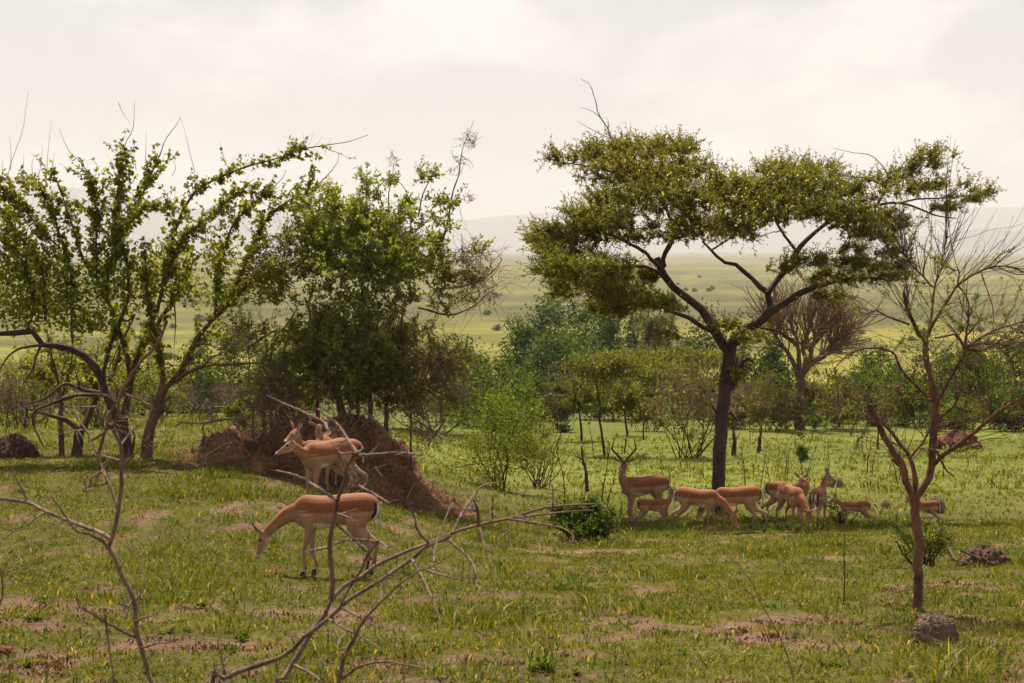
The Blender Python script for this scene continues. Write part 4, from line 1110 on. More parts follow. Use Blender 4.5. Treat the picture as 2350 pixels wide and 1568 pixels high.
tk(c12, [(760, 690), (830, 540), (870, 440), (850, 330), (880, 200)], .028, .012, -.3, -.4)
tk(c12, [(930, 700), (890, 610), (860, 540)], .022, .010, -.4, -.4)
tk(c12, [(580, 250), (650, 200), (740, 140), (830, 90)], .02, .012, -.3, -.3)
tk(c12, [(575, 560), (590, 400), (582, 260), (590, 180)], .014, .006, -.4, -.3)
tk(c3, [(1400, 980), (1480, 800), (1530, 540), (1570, 420), (1585, 300), (1600, 230), (1640, 140), (1668, 60)], .020, .003, .2, .1)
tk(c3, [(1100, 800), (1050, 580), (1010, 500), (940, 420), (925, 360)], .014, .003, .1, .0)
tk(c3, [(1110, 700), (1105, 560), (1130, 430), (1145, 300)], .012, .003, .1, .1)
tk(c3, [(1250, 800), (1250, 620), (1200, 500), (1150, 460)], .014, .004, 0, 0)
tk(c3, [(1300, 700), (1330, 560), (1380, 450), (1420, 380)], .014, .004, 0, -.1)
tk(c3, [(1400, 1180), (1600, 1160), (1750, 1100), (1845, 1000), (1848, 975)], .02, .006, 0, -.3)
tk(c3, [(1300, 1300), (1500, 1350), (1650, 1300), (1800, 1180)], .018, .006, -.2, -.4)
tk(c12, [(1850, 620), (1840, 480), (1830, 330)], .02, .012, -.3, -.3)
tk(c12, [(1700, 560), (1800, 520), (1900, 540), (1960, 440), (1930, 700), (2030, 900), (2100, 960)], .014, .006, -.5, -.8)
tk(c12, [(600, 700), (540, 660), (520, 655)], .012, .006, -.4, -.4)
for i_ in (0, 1, 2, 3, 4, 6, 8, 9, 10, 20):
    P_, r0_, r1_ = tl[i_]; q_ = P_[0].copy(); q_[2] = mound_z(q_[0], q_[1]) - .12
    if q_[2] < P_[0][2]: tl[i_] = (np.vstack([q_, P_]), r0_, r1_)
tn = bl(tl, 'stem', M_brown_bark, thk, 8)
tnod = np.concatenate(tn)
blobs = [(c3, 640, 700, 210, 170, -.2, 1), (c3, 900, 740, 220, 150, -.5, 1), (c3, 1130, 780, 220, 160, -.3, 1), (c3, 1490, 610, 85, 85, -.1, .9), (c3, 1375, 445, 62, 65, -.1, 1), (c3, 1440, 780, 90, 130, .1, .8), (c3, 600, 930, 170, 170, -.5, .9),
         (c3, 1100, 1010, 270, 200, -.7, 1), (c3, 820, 1060, 260, 200, -.8, 1), (c3, 470, 1040, 140, 110, -.2, .8), (c3, 420, 880, 80, 90, .1, .7), (c3, 1430, 1050, 160, 120, -.3, .8), (c3, 1600, 1110, 90, 70, -.4, .6), (c3, 700, 1300, 210, 150, -.7, .8),
         (c3, 1050, 1280, 240, 150, -.8, .8), (c3, 1250, 570, 80, 80, 0, .8), (c3, 1010, 590, 80, 55, 0, .8), (c3, 380, 1240, 120, 90, -.2, .55), (c3, 945, 465, 32, 42, 0, .9), (c3, 1115, 460, 30, 45, 0, .6), (c3, 700, 560, 90, 60, 0, .8), (c3, 870, 620, 50, 55, -.1, .8),
         (c3, 800, 850, 300, 160, .7, 1), (c3, 1200, 950, 260, 180, .7, 1), (c3, 600, 800, 200, 150, .7, .8), (c3, 330, 1060, 80, 80, -.3, .5), (c3, 1620, 960, 60, 60, -.5, .5), (c3, 1750, 920, 60, 30, -.5, .45), (c3, 1700, 1110, 60, 35, -.5, .4),
         (c12, 1240, 120, 250, 150, -.8, .85), (c12, 1560, 130, 260, 160, -.6, .85), (c12, 1300, 330, 220, 160, .5, .8), (c12, 1600, 350, 220, 180, .6, .8), (c12, 1000, 250, 200, 160, .5, .7), (c12, 1450, 520, 200, 120, .7, .7), (c12, 1150, 200, 200, 180, -.9, .55), (c12, 1480, 300, 230, 170, -.8, .55), (c12, 1750, 300, 170, 200, -.7, .5), (c12, 900, 200, 150, 150, -.6, .5), (c12, 1250, 500, 150, 120, -.6, .4), (c12, 1600, 520, 150, 110, -.6, .4), (c3, 1500, 1250, 160, 130, -.2, .5), (c3, 300, 1150, 120, 150, .2, .5), (c3, 280, 950, 90, 110, .3, .5), (c12, 1780, 150, 160, 130, -.4, .6), (c12, 1150, 450, 160, 190, -.95, .9), (c12, 1450, 500, 200, 190, -1.05, .9), (c12, 1720, 480, 150, 190, -.95, .9), (c12, 920, 470, 160, 180, -.8, .75), (c12, 1300, 250, 260, 150, -1.15, .8), (c12, 1650, 250, 230, 150, -1.1, .8), (c12, 1000, 250, 170, 140, -.9, .7), (c12, 720, 600, 120, 120, -.5, .5), (c12, 2000, 450, 160, 160, -.6, .45), (c12, 1900, 680, 110, 120, -.8, .4), (c12, 1200, 620, 130, 90, .2, .8), (c12, 1600, 600, 180, 110, .2, .8), (c12, 1420, 650, 120, 70, -.9, .6), (c12, 1000, 600, 130, 100, .1, .7), (c12, 1780, 640, 110, 110, -.6, .6), (c12, 1900, 180, 230, 130, -.5, .45), (c12, 2150, 330, 200, 160, -.6, .35), (c12, 950, 90, 140, 100, -.5, .55), (c12, 780, 480, 80, 90, -.5, .5), (c12, 620, 110, 130, 110, -.3, .4), (c12, 1400, 680, 70, 70, -1.1, .7), (c12, 1370, 450, 60, 60, -1.0, .4), (c12, 1830, 420, 160, 120, -.5, .35), (c12, 870, 740, 60, 40, -.8, .5), (c12, 1990, 520, 120, 120, -.3, .3), (c12, 700, 330, 60, 60, -.4, .35), (c12, 2180, 640, 110, 100, -.7, .35)]
tg_ = []; wt = []; lp = []
for cr_, cx, cy, rx, ry, od, dn in blobs:
    (X0, Y0), (X1, Y1) = cr_([(cx, cy), (cx + rx, cy + ry)])
    RX, RZ = (X1 - X0) / F * TY, (Y1 - Y0) / F * TY
    c0 = pt(X0, Y0, TY + od)
    n = max(4, int(RX * RZ * 150)); q = ell(n, .42) * np.array([RX, min(max(.25, RX), .6), RZ]) + c0
    tg_.append(q); wt.append(np.full(n, dn))
    if RX > .85:
        n = n // 2; tg_.append(ell(n, .42) * np.array([RX * .85, .55, RZ * .85]) + pt(X0, Y0 + 6, TY + od - .75)); wt.append(np.full(n, dn * .9))
tg_ = np.concatenate(tg_); wt = np.concatenate(wt)
Pb, Rb = skel(tnod, tg_, .009, .0025, 6, -.03, maxr=.012)
tm = MB(); V, Q = tubes(Pb, Rb, 4); tm.add(V, Q, col=np.repeat(hue((.10, .062, .042), len(Pb), .3), 24, 0))
per = 5
sel = np.repeat(np.arange(len(tg_)), per); sel = sel[rng.random(len(sel)) < wt[sel]]
dr = rdir(len(sel), .5)
tw = grow(tg_[sel], dr, .14 + .18 * rng.random(len(sel)), 3, .25, (0, 0, .1))
put_twigs(tm, tw, .003, .0015, 3, (.09, .075, .03))
# hanging and criss-cross vines
nb = 420
s, d, _ = sprout(Pb, nb, .1, 1, 1.1)
vi = grow(s, d + np.array([0, 0, -.25]), .3 + .7 * rng.random(nb), 9, .30, (0, 0, -.05)); put_twigs(tm, vi, .0038, .0015, 3, (.19, .115, .078))
# the brittle tangle below the crown, left, right and middle
tang = [(c12, 1300, 480, 290, 220, -.9, 60), (c12, 1650, 560, 210, 210, -.9, 45), (c12, 800, 650, 190, 160, -.8, 45), (c12, 1180, 250, 160, 160, -.9, 70), (c12, 1500, 280, 260, 180, -.9, 110), (c12, 1950, 300, 330, 250, -.7, 150), (c12, 2150, 560, 180, 220, -.7, 70), (c12, 780, 560, 200, 180, -.6, 80), (c12, 650, 720, 130, 80, -.7, 40), (c12, 750, 860, 200, 80, -1.1, 50), (c12, 620, 900, 140, 60, -1.2, 30), (c12, 1900, 800, 130, 150, -1.0, 40), (c12, 2000, 950, 110, 80, -1.2, 40), (c12, 600, 150, 200, 160, -.2, 70), (c3, 1700, 1150, 200, 180, -.5, 90), (c3, 1650, 960, 130, 90, -.3, 50), (c12, 900, 640, 160, 90, -.8, 40), (c3, 380, 1000, 200, 200, .1, 60), (c12, 1350, 800, 300, 60, -1.2, 40), (c3, 1640, 200, 70, 70, .1, 26), (c3, 1590, 330, 60, 40, .1, 14), (c3, 1140, 330, 45, 45, .1, 14), (c3, 920, 380, 30, 35, 0, 6), (c3, 1530, 400, 40, 40, 0, 10), (c3, 1640, 580, 50, 30, 0, 12)]
for cr_, cx, cy, rx, ry, od, cnt in tang:
    cnt = int(cnt * 1.45)
    (X0, Y0), (X1, Y1) = cr_([(cx, cy), (cx + rx, cy + ry)])
    RX, RZ = (X1 - X0) / F * TY, (Y1 - Y0) / F * TY
    c0 = pt(X0, Y0, TY + od)
    s = c0 + ell(cnt, .5) * np.array([RX, min(.5, max(.1, RX * .8)), RZ])
    sz_ = min(1.0, RX / .5)
    a = grow(s, rdir(cnt, .1), (.22 + .5 * rng.random(cnt)) * sz_, 7, .24, (0, 0, -.02)); put_twigs(tm, a, .006, .0022, 3, (.24, .150, .105))
    s, d, _ = sprout(a, cnt * 2, .15, 1, .8); put_twigs(tm, grow(s, d, (.10 + .22 * rng.random(cnt * 2)) * sz_, 5, .22), .0028, .0014, 3, (.27, .175, .125))
# hanging creepers between crown and mound
nh = 130; hx_ = rng.uniform(1060, 1800, nh)
s = np.array([pt(*c12([(a, rng.uniform(-50, 250))])[0], TY + rng.uniform(-1.0, .6)) for a in hx_])
put_twigs(tm, grow(s, np.tile([0, 0, -1.], (nh, 1)) + .25 * rng.standard_normal((nh, 3)), .7 + .8 * rng.random(nh), 10, .13, (0, 0, -.08)), .006, .003, 4, (.13, .080, .056))
tag(tm.build('twigs', M_dry, thk), kind='stuff')
lf = MB()
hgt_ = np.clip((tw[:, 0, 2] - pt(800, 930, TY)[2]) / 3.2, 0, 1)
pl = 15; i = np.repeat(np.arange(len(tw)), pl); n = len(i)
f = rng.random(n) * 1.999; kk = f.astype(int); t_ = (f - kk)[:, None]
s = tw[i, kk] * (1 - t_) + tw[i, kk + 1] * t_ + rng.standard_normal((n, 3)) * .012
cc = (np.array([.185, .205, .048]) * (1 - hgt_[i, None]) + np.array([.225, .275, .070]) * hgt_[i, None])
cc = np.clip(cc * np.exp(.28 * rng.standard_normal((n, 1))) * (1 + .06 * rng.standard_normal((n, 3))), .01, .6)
dd = nrm(rdir(n, .1) + .5 * nrm(tw[i, -1] - tw[i, 0])); Ls = .046 + .038 * rng.random(n); nm = rdir(n, .7)
order = np.argsort(s[:, 1] - 10 * Ls); big, rest = order[:300], order[300:]
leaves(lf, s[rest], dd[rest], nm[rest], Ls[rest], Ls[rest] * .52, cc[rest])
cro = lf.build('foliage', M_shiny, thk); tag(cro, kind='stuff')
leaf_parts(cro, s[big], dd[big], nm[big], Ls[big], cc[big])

# ------------------------------------------------------------------ slender red barked tree on the right
SB = hit(2105, 1405); SY = SB[1]
slen = thing('slender_tree', 'slender red barked tree with bare twiggy branches on the right', 'tree', SB)
tl = []
def sk_(cr_, q, r0, r1, d0=0, d1=None):
    q = cr_(q); d1 = d0 if d1 is None else d1; tl.append((pts(q, SY + np.linspace(d0, d1, len(q))), r0, r1))
tq = c8([(822, 1115), (828, 1000), (832, 900), (825, 780), (842, 650), (815, 500), (808, 400), (812, 320)])
P = pts(tq, SY); P[0] = SB - np.array([0, 0, .06])
mb = MB(); limb(mb, P, .041, .036, 12, 26, .03); mb.build('trunk', M_red_bark, slen)
sk_(c11, [(622, 1520), (590, 1440), (550, 1350), (530, 1230), (440, 1100), (360, 950), (290, 800), (250, 735), (222, 680)], .030, .021, 0, -.15)
sk_(c11, [(632, 1500), (632, 1390), (630, 1290), (600, 1180), (500, 1040), (420, 930), (360, 860)], .024, .012, .02, .25)
sk_(c11, [(640, 1500), (690, 1420), (735, 1360), (770, 1270), (782, 1100), (788, 950), (796, 800), (790, 650), (762, 500), (730, 380), (715, 260), (722, 190)], .034, .023, 0, .1)
sk_(c7, [(1385, 745), (1335, 690), (1270, 580), (1220, 440), (1195, 325)], .021, .012, .1, -.1)
sk_(c7, [(1375, 730), (1395, 660), (1425, 500), (1450, 280), (1500, 130), (1530, -30), (1560, -140)], .014, .003, .1, .3)
sk_(c7, [(1395, 690), (1440, 580), (1550, 400), (1640, 270), (1750, 190), (1900, 120), (2050, 110), (2190, 160), (2300, 230)], .014, .004, .1, -.2)
sk_(c11, [(810, 760), (830, 690), (880, 590), (960, 450), (1010, 360), (1050, 290), (1010, 200), (965, 150), (900, 160), (800, 180)], .017, .008, .05, -.35)
sk_(c11, [(1050, 280), (1100, 275), (1160, 290), (1250, 262)], .011, .006, -.25, -.4)
sk_(c11, [(1052, 270), (1120, 230), (1240, 225), (1400, 240), (1560, 280)], .011, .005, -.25, -.1)
sk_(c11, [(1075, 255), (1120, 215), (1250, 135), (1400, 80), (1560, 40)], .012, .004, -.25, 0)
sk_(c11, [(1052, 260), (1060, 130), (1075, 40), (1075, -60)], .012, .004, -.25, -.3)
sk_(c11, [(790, 700), (740, 665), (640, 570), (540, 470), (490, 380), (470, 320), (430, 290), (330, 262), (200, 270), (80, 320), (0, 395), (-60, 480)], .013, .004, .05, -.5)
sk_(c11, [(800, 1215), (850, 1165), (950, 1090), (1100, 980), (1250, 850), (1400, 740), (1534, 670), (1640, 630)], .019, .013, .02, -.5)
sk_(c11, [(1255, 848), (1330, 825), (1400, 810), (1534, 782), (1620, 770)], .012, .005, -.2, -.4)
sk_(c11, [(1252, 848), (1258, 760), (1262, 650), (1290, 540), (1332, 430)], .009, .003, -.2, -.2)
sk_(c11, [(812, 1110), (850, 1200), (900, 1280), (960, 1325)], .010, .007, -.05, -.1)
sk_(c11, [(822, 860), (870, 815), (940, 760), (985, 690), (1010, 620)], .013, .004, 0, -.2)
sk_(c11, [(590, 1170), (640, 1110), (700, 1040), (740, 970), (760, 930)], .012, .006, .05, .05)
sk_(c11, [(775, 690), (700, 688), (600, 680), (520, 655)], .009, .004, 0, -.15)
sk_(c11, [(525, 1250), (480, 1220), (445, 1180)], .012, .009, -.02, -.05)
sk_(c11, [(255, 745), (180, 765), (90, 765), (0, 725), (-70, 690)], .009, .003, -.12, -.3)
sk_(c11, [(545, 470), (560, 540), (430, 640), (310, 745), (230, 800)], .006, .003, -.1, -.2)
sk_(c7, [(1450, 280), (1420, 270), (1350, 190), (1250, 90), (1180, -20)], .009, .003, .15, -.1)
sk_(c7, [(1640, 270), (1650, 160), (1640, 140), (1560, 180)], .008, .003, 0, -.1)
sk_(c7, [(1640, 270), (1700, 340), (1730, 430), (1725, 560), (1715, 620)], .009, .004, 0, -.2)
sk_(c7, [(1835, 170), (1880, 300), (1930, 460), (1935, 640)], .006, .003, -.1, -.2)
sk_(c7, [(1240, 590), (1130, 550), (1040, 515), (960, 475), (880, 500), (780, 460)], .010, .003, 0, -.3)
sn = bl(tl, 'branch', M_red_bark, slen, 8)
L_ = np.array([spline(q[0], 24) for q in tl])
tm = MB(); lf = MB()
fine_ids = [4, 5, 6, 7, 8, 9, 10, 11, 12, 13, 14, 16, 20, 21, 22, 23, 24, 26]
s, d, _ = sprout(L_[fine_ids], 210, .15, 1, .8); w1_ = grow(s, d, .22 + .55 * rng.random(210), 9, .13, (0, 0, .03)); put_twigs(tm, w1_, .0034, .0013, 4, (.13, .075, .052))
s, d, _ = sprout(L_[[0, 1, 2, 12, 17]], 90, .25, 1, .9); w2_ = grow(s, d, .18 + .45 * rng.random(90), 8, .16, (0, 0, 0)); put_twigs(tm, w2_, .0034, .0013, 4, (.19, .11, .08))
s, d, _ = sprout(L_[[4, 5, 22, 3]], 90, .45, 1, .55); w4_ = grow(s, d, .35 + .5 * rng.random(90), 9, .07, (0, 0, .06)); put_twigs(tm, w4_, .003, .001, 4, (.12, .075, .058))
s, d, _ = sprout(np.concatenate([w1_[:, ::1]]), 380, .2, 1, .7); w3_ = grow(s, d, .10 + .25 * rng.random(380), 5, .15); put_twigs(tm, w3_, .0018, .0009, 3, (.19, .11, .08))
# drooping wires
s, d, _ = sprout(L_[[11, 12, 13, 20]], 40, .3, 1, .9); w5_ = grow(s, d, .5 + .5 * rng.random(40), 10, .10, (0, 0, -.18)); put_twigs(tm, w5_, .0024, .001, 3, (.12, .085, .05))
# long thorns
s, d, _ = sprout(np.concatenate([w1_[:, :8], w2_]), 900, .1, 1, 1.3); th_ = grow(s, d, .02 + .02 * rng.random(900), 2, 0); put_twigs(tm, th_, .0012, .0004, 3, (.28, .20, .16))
tag(tm.build('twigs', M_dry, slen), kind='stuff')
pick = rng.random(len(w1_)) < .28
s, d, _ = sprout(w1_[pick], 3600, .1, .8, 1.0); leaves(lf, s, d, rdir(3600, .5), .022 + .020 * rng.random(3600), .009, hue((.14, .20, .035), 3600, .3))
s = pt(2120, 770, SY - .1) + ell(1100, .5) * np.array([.28, .25, .42]); leaves(lf, s, rdir(1100), rdir(1100, .5), .024, .008, hue((.11, .18, .030), 1100, .3))
s = pt(2010, 850, SY - .3) + ell(500, .5) * np.array([.2, .2, .16]); leaves(lf, s, rdir(500), rdir(500, .5), .024, .008, hue((.13, .20, .032), 500, .3))
tag(lf.build('foliage', M_leaf, slen), 'thin feathery green leaf sprays among bare twigs', kind='stuff')

# ------------------------------------------------------------------ bare thorn bushes close to the camera
def thorn_bush(label, base, lines_, Yb, rs, name='thorn_bush'):
    B_ = on_ground(base, Yb); root = thing(name, label, 'branch', B_)
    allP = []
    for q, r0, r1, d0, d1 in lines_:
        P_ = pts(q, Yb + np.linspace(d0, d1, len(q)))
        if q[0][1] > 1900: P_[0] = B_ + np.array([0, 0, -.05])
        mb = MB(); C, rad = limb(mb, P_, r0 * rs, r1 * rs, 7, 40, .03)
        # thorns
        n = 7; s, d, _ = sprout(C[None], n, .1, .97, 1.25); T_ = grow(s, d, .022 + .045 * rng.random(n), 4, .06)
        V, Q = tubes(T_, np.linspace(.0021, .0004, 4)[None] * np.ones((n, 1)), 5); mb.add(V, Q)
        # nodes
        mb.build('branch', M_thorn, root)
    return root
YF = 5.2
thorn_bush('bare thorny reddish twig bush in the left foreground, forking upwards', 400, [
    ([(400, 2240)] + fl([(1150, 1700), (1120, 1551), (1060, 1330), (1015, 1150), (1000, 950), (920, 780), (840, 610), (805, 540)]), .0085, .0055, 0, 0),
    (fl([(805, 540), (840, 450), (880, 260), (900, 100), (900, 0)]) + c14([(1495, 1210), (1400, 1020), (1440, 900), (1470, 830), (1470, 700), (1530, 520), (1600, 380), (1680, 250), (1800, 100), (1920, 0)]) + c2([(1080, 310), (1100, 240)]), .0055, .003, 0, -.3),
    (fl([(878, 265), (830, 120), (780, 0)]) + c14([(1280, 1530), (1200, 1300), (1140, 1140), (1030, 970), (930, 800), (900, 640)]), .0045, .002, 0, .25),
    (fl([(825, 480), (740, 430), (600, 380), (480, 330), (330, 270), (210, 210), (0, 180), (-160, 160)]), .0055, .004, 0, .4),
    (fl([(805, 540), (750, 490), (650, 440), (570, 420), (500, 330), (380, 160)]), .004, .0015, 0, -.2),
    (fl([(210, 210), (170, 120), (140, 60), (100, -20), (60, -120)]), .003, .0015, .3, .3),
    (c14([(1140, 1140), (1260, 1070), (1400, 950), (1440, 910)]), .0035, .003, .1, -.05),
    (c14([(1400, 1020), (1340, 950), (1240, 850), (1190, 740), (1100, 730), (1000, 735)]), .0038, .002, -.1, -.25),
    (c14([(1220, 1310), (1290, 1080), (1340, 920), (1410, 700), (1460, 530), (1370, 370), (1310, 350)]), .0042, .0022, .05, -.2),
    (c14([(1450, 670), (1380, 620), (1250, 580), (1000, 570), (850, 590), (700, 640)]), .0035, .0012, -.1, -.4),
    (c14([(1540, 570), (1620, 600), (1720, 640), (1780, 680), (1890, 710)]), .003, .0018, -.1, .1),
    (c14([(1495, 1205), (1560, 1120), (1680, 980), (1800, 850), (1890, 730)]), .0028, .0014, -.05, .1),
    (c14([(1525, 1470), (1700, 1280), (1840, 1110)]), .003, .0008, -.02, -.2),
    (c14([(1490, 1395), (1380, 1370), (1240, 1320)]), .003, .0022, -.05, .05),
    (c14([(1490, 870), (1600, 850), (1710, 830)]), .0022, .0004, -.1, -.25),
    (c14([(1040, 1015), (900, 1035), (730, 1065)]), .0026, .0006, .2, 0),
    (c14([(1390, 1000), (1450, 1010), (1520, 1030)]), .003, .0005, -.1, -.2),
    (c14([(1280, 1520), (1210, 1568)]) + fl([(650, 40), (580, 95)]), .003, .0008, .05, -.1),
    (fl([(790, 65), (700, 85), (630, 100), (620, 150)]), .003, .001, .05, -.1),
    (fl([(1010, 1210), (900, 1160), (760, 1080), (700, 1040), (600, 990), (570, 920)]), .0042, .0018, 0, -.25),
    (fl([(1050, 1290), (1120, 1270), (1200, 1250), (1340, 1245)]), .0032, .001, 0, -.2),
    (fl([(1020, 1080), (1090, 1060), (1180, 1045)]), .0032, .0008, 0, -.2),
    (fl([(1000, 950), (1030, 900), (1050, 850)]), .0034, .0012, 0, .1),
    (fl([(1000, 985), (950, 1010), (920, 1035)]), .003, .0006, 0, -.1),
    (fl([(330, 280), (270, 320), (200, 370), (110, 420), (30, 460)]), .003, .0006, .3, .1),
    (fl([(780, 1040), (800, 1200), (820, 1350), (850, 1560)]), .0025, .0018, -.2, -.2),
], YF, 1.2)
thorn_bush('bare thorny branch sweeping right across the foreground towards the herd', 455, [
    ([(470, 2240)] + fl([(1560, 1650), (1640, 1551), (1700, 1490), (1880, 1430), (2000, 1390), (2140, 1330)]) + fm([(150, 1080), (280, 990), (380, 900), (440, 840), (640, 720), (860, 570), (920, 510), (1010, 470), (1120, 415)]), .0095, .004, 0, .1),
    ([(480, 2240)] + fl([(2030, 1660), (2080, 1551), (2170, 1410), (2250, 1290)]) + fm([(140, 1130), (200, 1040), (270, 950), (330, 815), (440, 735), (560, 660), (620, 615), (800, 530), (980, 460), (1130, 400), (1310, 340), (1500, 300), (1540, 290), (1650, 250), (1810, 215), (2000, 205), (2140, 200), (2200, 270)]), .0100, .0022, 0, .35),
    (fm([(318, 850), (325, 700), (310, 580), (305, 480), (320, 350), (350, 220), (355, 170), (400, 60), (415, 0)]) + c12([(1345, 1190), (1420, 1075), (1478, 1050)]), .0062, .004, 0, -.3),
    (c12([(1430, 1065), (1380, 1000), (1350, 950), (1290, 860), (1200, 780), (1120, 725)]), .0045, .0025, -.25, 0),
    (c12([(1430, 1090), (1600, 1080), (1750, 1065), (1850, 1075), (1930, 1090)]), .0042, .0018, -.25, -.5),
    (fm([(352, 175), (250, 110), (160, 50), (70, 5)]) + c12([(800, 1205)]), .0045, .002, -.2, .1),
    (c12([(1230, 935), (1200, 880), (1170, 830), (1050, 770), (900, 700), (720, 620)]), .0045, .0018, -.1, .15),
    (c12([(1225, 930), (1250, 900), (1278, 858)]), .0035, .001, -.1, -.15),
    (c4([(1250, 850), (1330, 910), (1450, 980), (1530, 1030)]), .0045, .0018, -.2, -.5),
    (c4([(1230, 950), (1340, 860), (1450, 780)]), .0035, .0006, -.25, -.4),
    (c4([(1340, 690), (1240, 700), (1195, 695), (1160, 640)]), .003, .001, -.3, -.3),
    (c4([(1190, 700), (1220, 760), (1260, 850)]), .0028, .002, -.3, -.2),
    (fm([(305, 490), (200, 510), (120, 530)]), .0042, .0008, 0, -.2),
    (fm([(330, 470), (430, 440), (630, 455), (700, 500)]), .0042, .0015, 0, -.25),
    (fm([(355, 265), (430, 290), (490, 320)]), .003, .001, 0, -.1),
    (fm([(355, 340), (430, 410), (560, 530), (620, 620)]), .003, .0015, -.1, .1),
    (fm([(630, 455), (560, 540), (520, 640), (430, 780), (375, 890)]), .0036, .0022, -.2, 0),
    (fm([(860, 575), (900, 640), (960, 760), (1010, 870), (1050, 990)]), .004, .0015, 0, -.3),
    (fm([(1100, 440), (1200, 520), (1270, 600), (1290, 680), (1295, 760)]), .004, .0015, .1, -.2),
    (fm([(970, 460), (900, 380), (870, 270), (820, 150)]), .0042, .0016, .1, 0),
    (fm([(1130, 400), (1200, 260), (1270, 150), (1330, 80), (1480, 45)]), .0045, .0014, .1, .4),
    (fm([(1310, 350), (1305, 260), (1290, 200), (1275, 175)]), .0045, .0026, .15, .05),
    (fm([(1300, 240), (1200, 235), (1085, 210)]), .0026, .001, .1, .2),
    (fm([(1310, 340), (1370, 540), (1440, 710)]), .0036, .001, .2, 0),
    (fm([(365, 1420), (400, 1230), (460, 1130), (530, 990), (660, 850), (780, 740), (900, 660), (1060, 590)]), .0058, .0012, -.1, -.5),
    (fm([(380, 900), (500, 960), (640, 1040), (720, 1110)]), .0036, .0008, 0, -.25),
    (fm([(390, 1380), (500, 1300), (660, 1265), (800, 1280), (960, 1310)]), .004, .0014, -.1, -.4),
    (fm([(1500, 300), (1700, 330), (1870, 360), (1950, 420), (1930, 480)]), .0036, .001, .25, .1),
    (fm([(1560, 295), (1820, 260), (2090, 240)]), .0034, .0012, .25, .5),
    (fm([(70, 1290), (200, 1360), (270, 1420)]), .004, .002, 0, -.2),
    (fm([(300, 980), (400, 1040), (560, 1120), (650, 1180)]), .003, .001, 0, -.3),
    (fm([(1010, 590), (1015, 500), (1100, 260), (1160, 160)]), .0026, .0008, -.4, -.1),
    (fm([(1510, 310), (1520, 400), (1525, 480)]), .0026, .0008, .3, .2), (fm([(1405, 300), (1402, 230), (1400, 150)]), .0022, .0006, .3, .2),
    (fm([(1810, 250), (1812, 150), (1805, 50)]), .0026, .0008, .3, .2), (fm([(960, 650), (1100, 690), (1290, 740)]), .003, .001, -.45, -.6),
    (fm([(650, 850), (660, 780), (690, 690), (690, 610)]), .0028, .001, -.2, -.1),
    (fl([(1680, 1490), (1650, 1390), (1640, 1300)]), .0036, .0012, 0, 0), (fl([(1640, 1560), (1600, 1470), (1590, 1400)]), .003, .001, 0, -.1),
], YF, 1.2)
thorn_bush('single thin thorny stem leaning left in the right foreground', 1870, [
    ([(1868, 1900)] + cr([(1870, 1560), (1855, 1462), (1840, 1380), (1800, 1250), (1750, 1110), (1690, 990), (1620, 870), (1570, 770), (1510, 650), (1440, 540), (1380, 470), (1315, 410), (1318, 380)]), .0052, .0016, 0, .2),
    (cr([(1580, 790), (1520, 740), (1470, 705), (1470, 690)]), .0028, .001, .1, 0), (cr([(1850, 1405), (1920, 1340), (2000, 1285)]), .0022, .0006, 0, -.1), (cr([(1765, 1130), (1840, 1090), (1900, 1040)]), .0022, .0006, 0, -.1)], 7.6, 1.0, 'thorn_sapling')
thorn_bush('dark wiry arching stems at the left edge of the foreground grass', -20, [
    (fl([(-60, 1120), (0, 960), (20, 880), (10, 740), (-40, 560)]), .010, .005, 0, 0),
    (fl([(10, 760), (60, 700), (200, 700), (290, 770), (310, 850)]), .0035, .0015, 0, 0), (fl([(20, 730), (160, 790), (300, 880), (420, 920), (520, 990), (600, 1060)]), .0045, .0015, 0, -.3),
    (fl([(30, 720), (120, 640), (250, 540), (350, 480), (540, 400), (630, 350)]), .0042, .0012, 0, .5), (fl([(60, 740), (180, 700), (320, 600), (470, 520)]), .003, .001, 0, .2),
    (fl([(0, 700), (100, 590), (180, 540), (300, 430)]), .003, .001, 0, .3), (fl([(200, 700), (370, 715)]), .002, .001, 0, -.1), (fl([(260, 850), (230, 960), (215, 1060)]), .002, .001, -.1, -.1)], hit(-20, 1420)[1], 1.0, 'wiry_shrub')

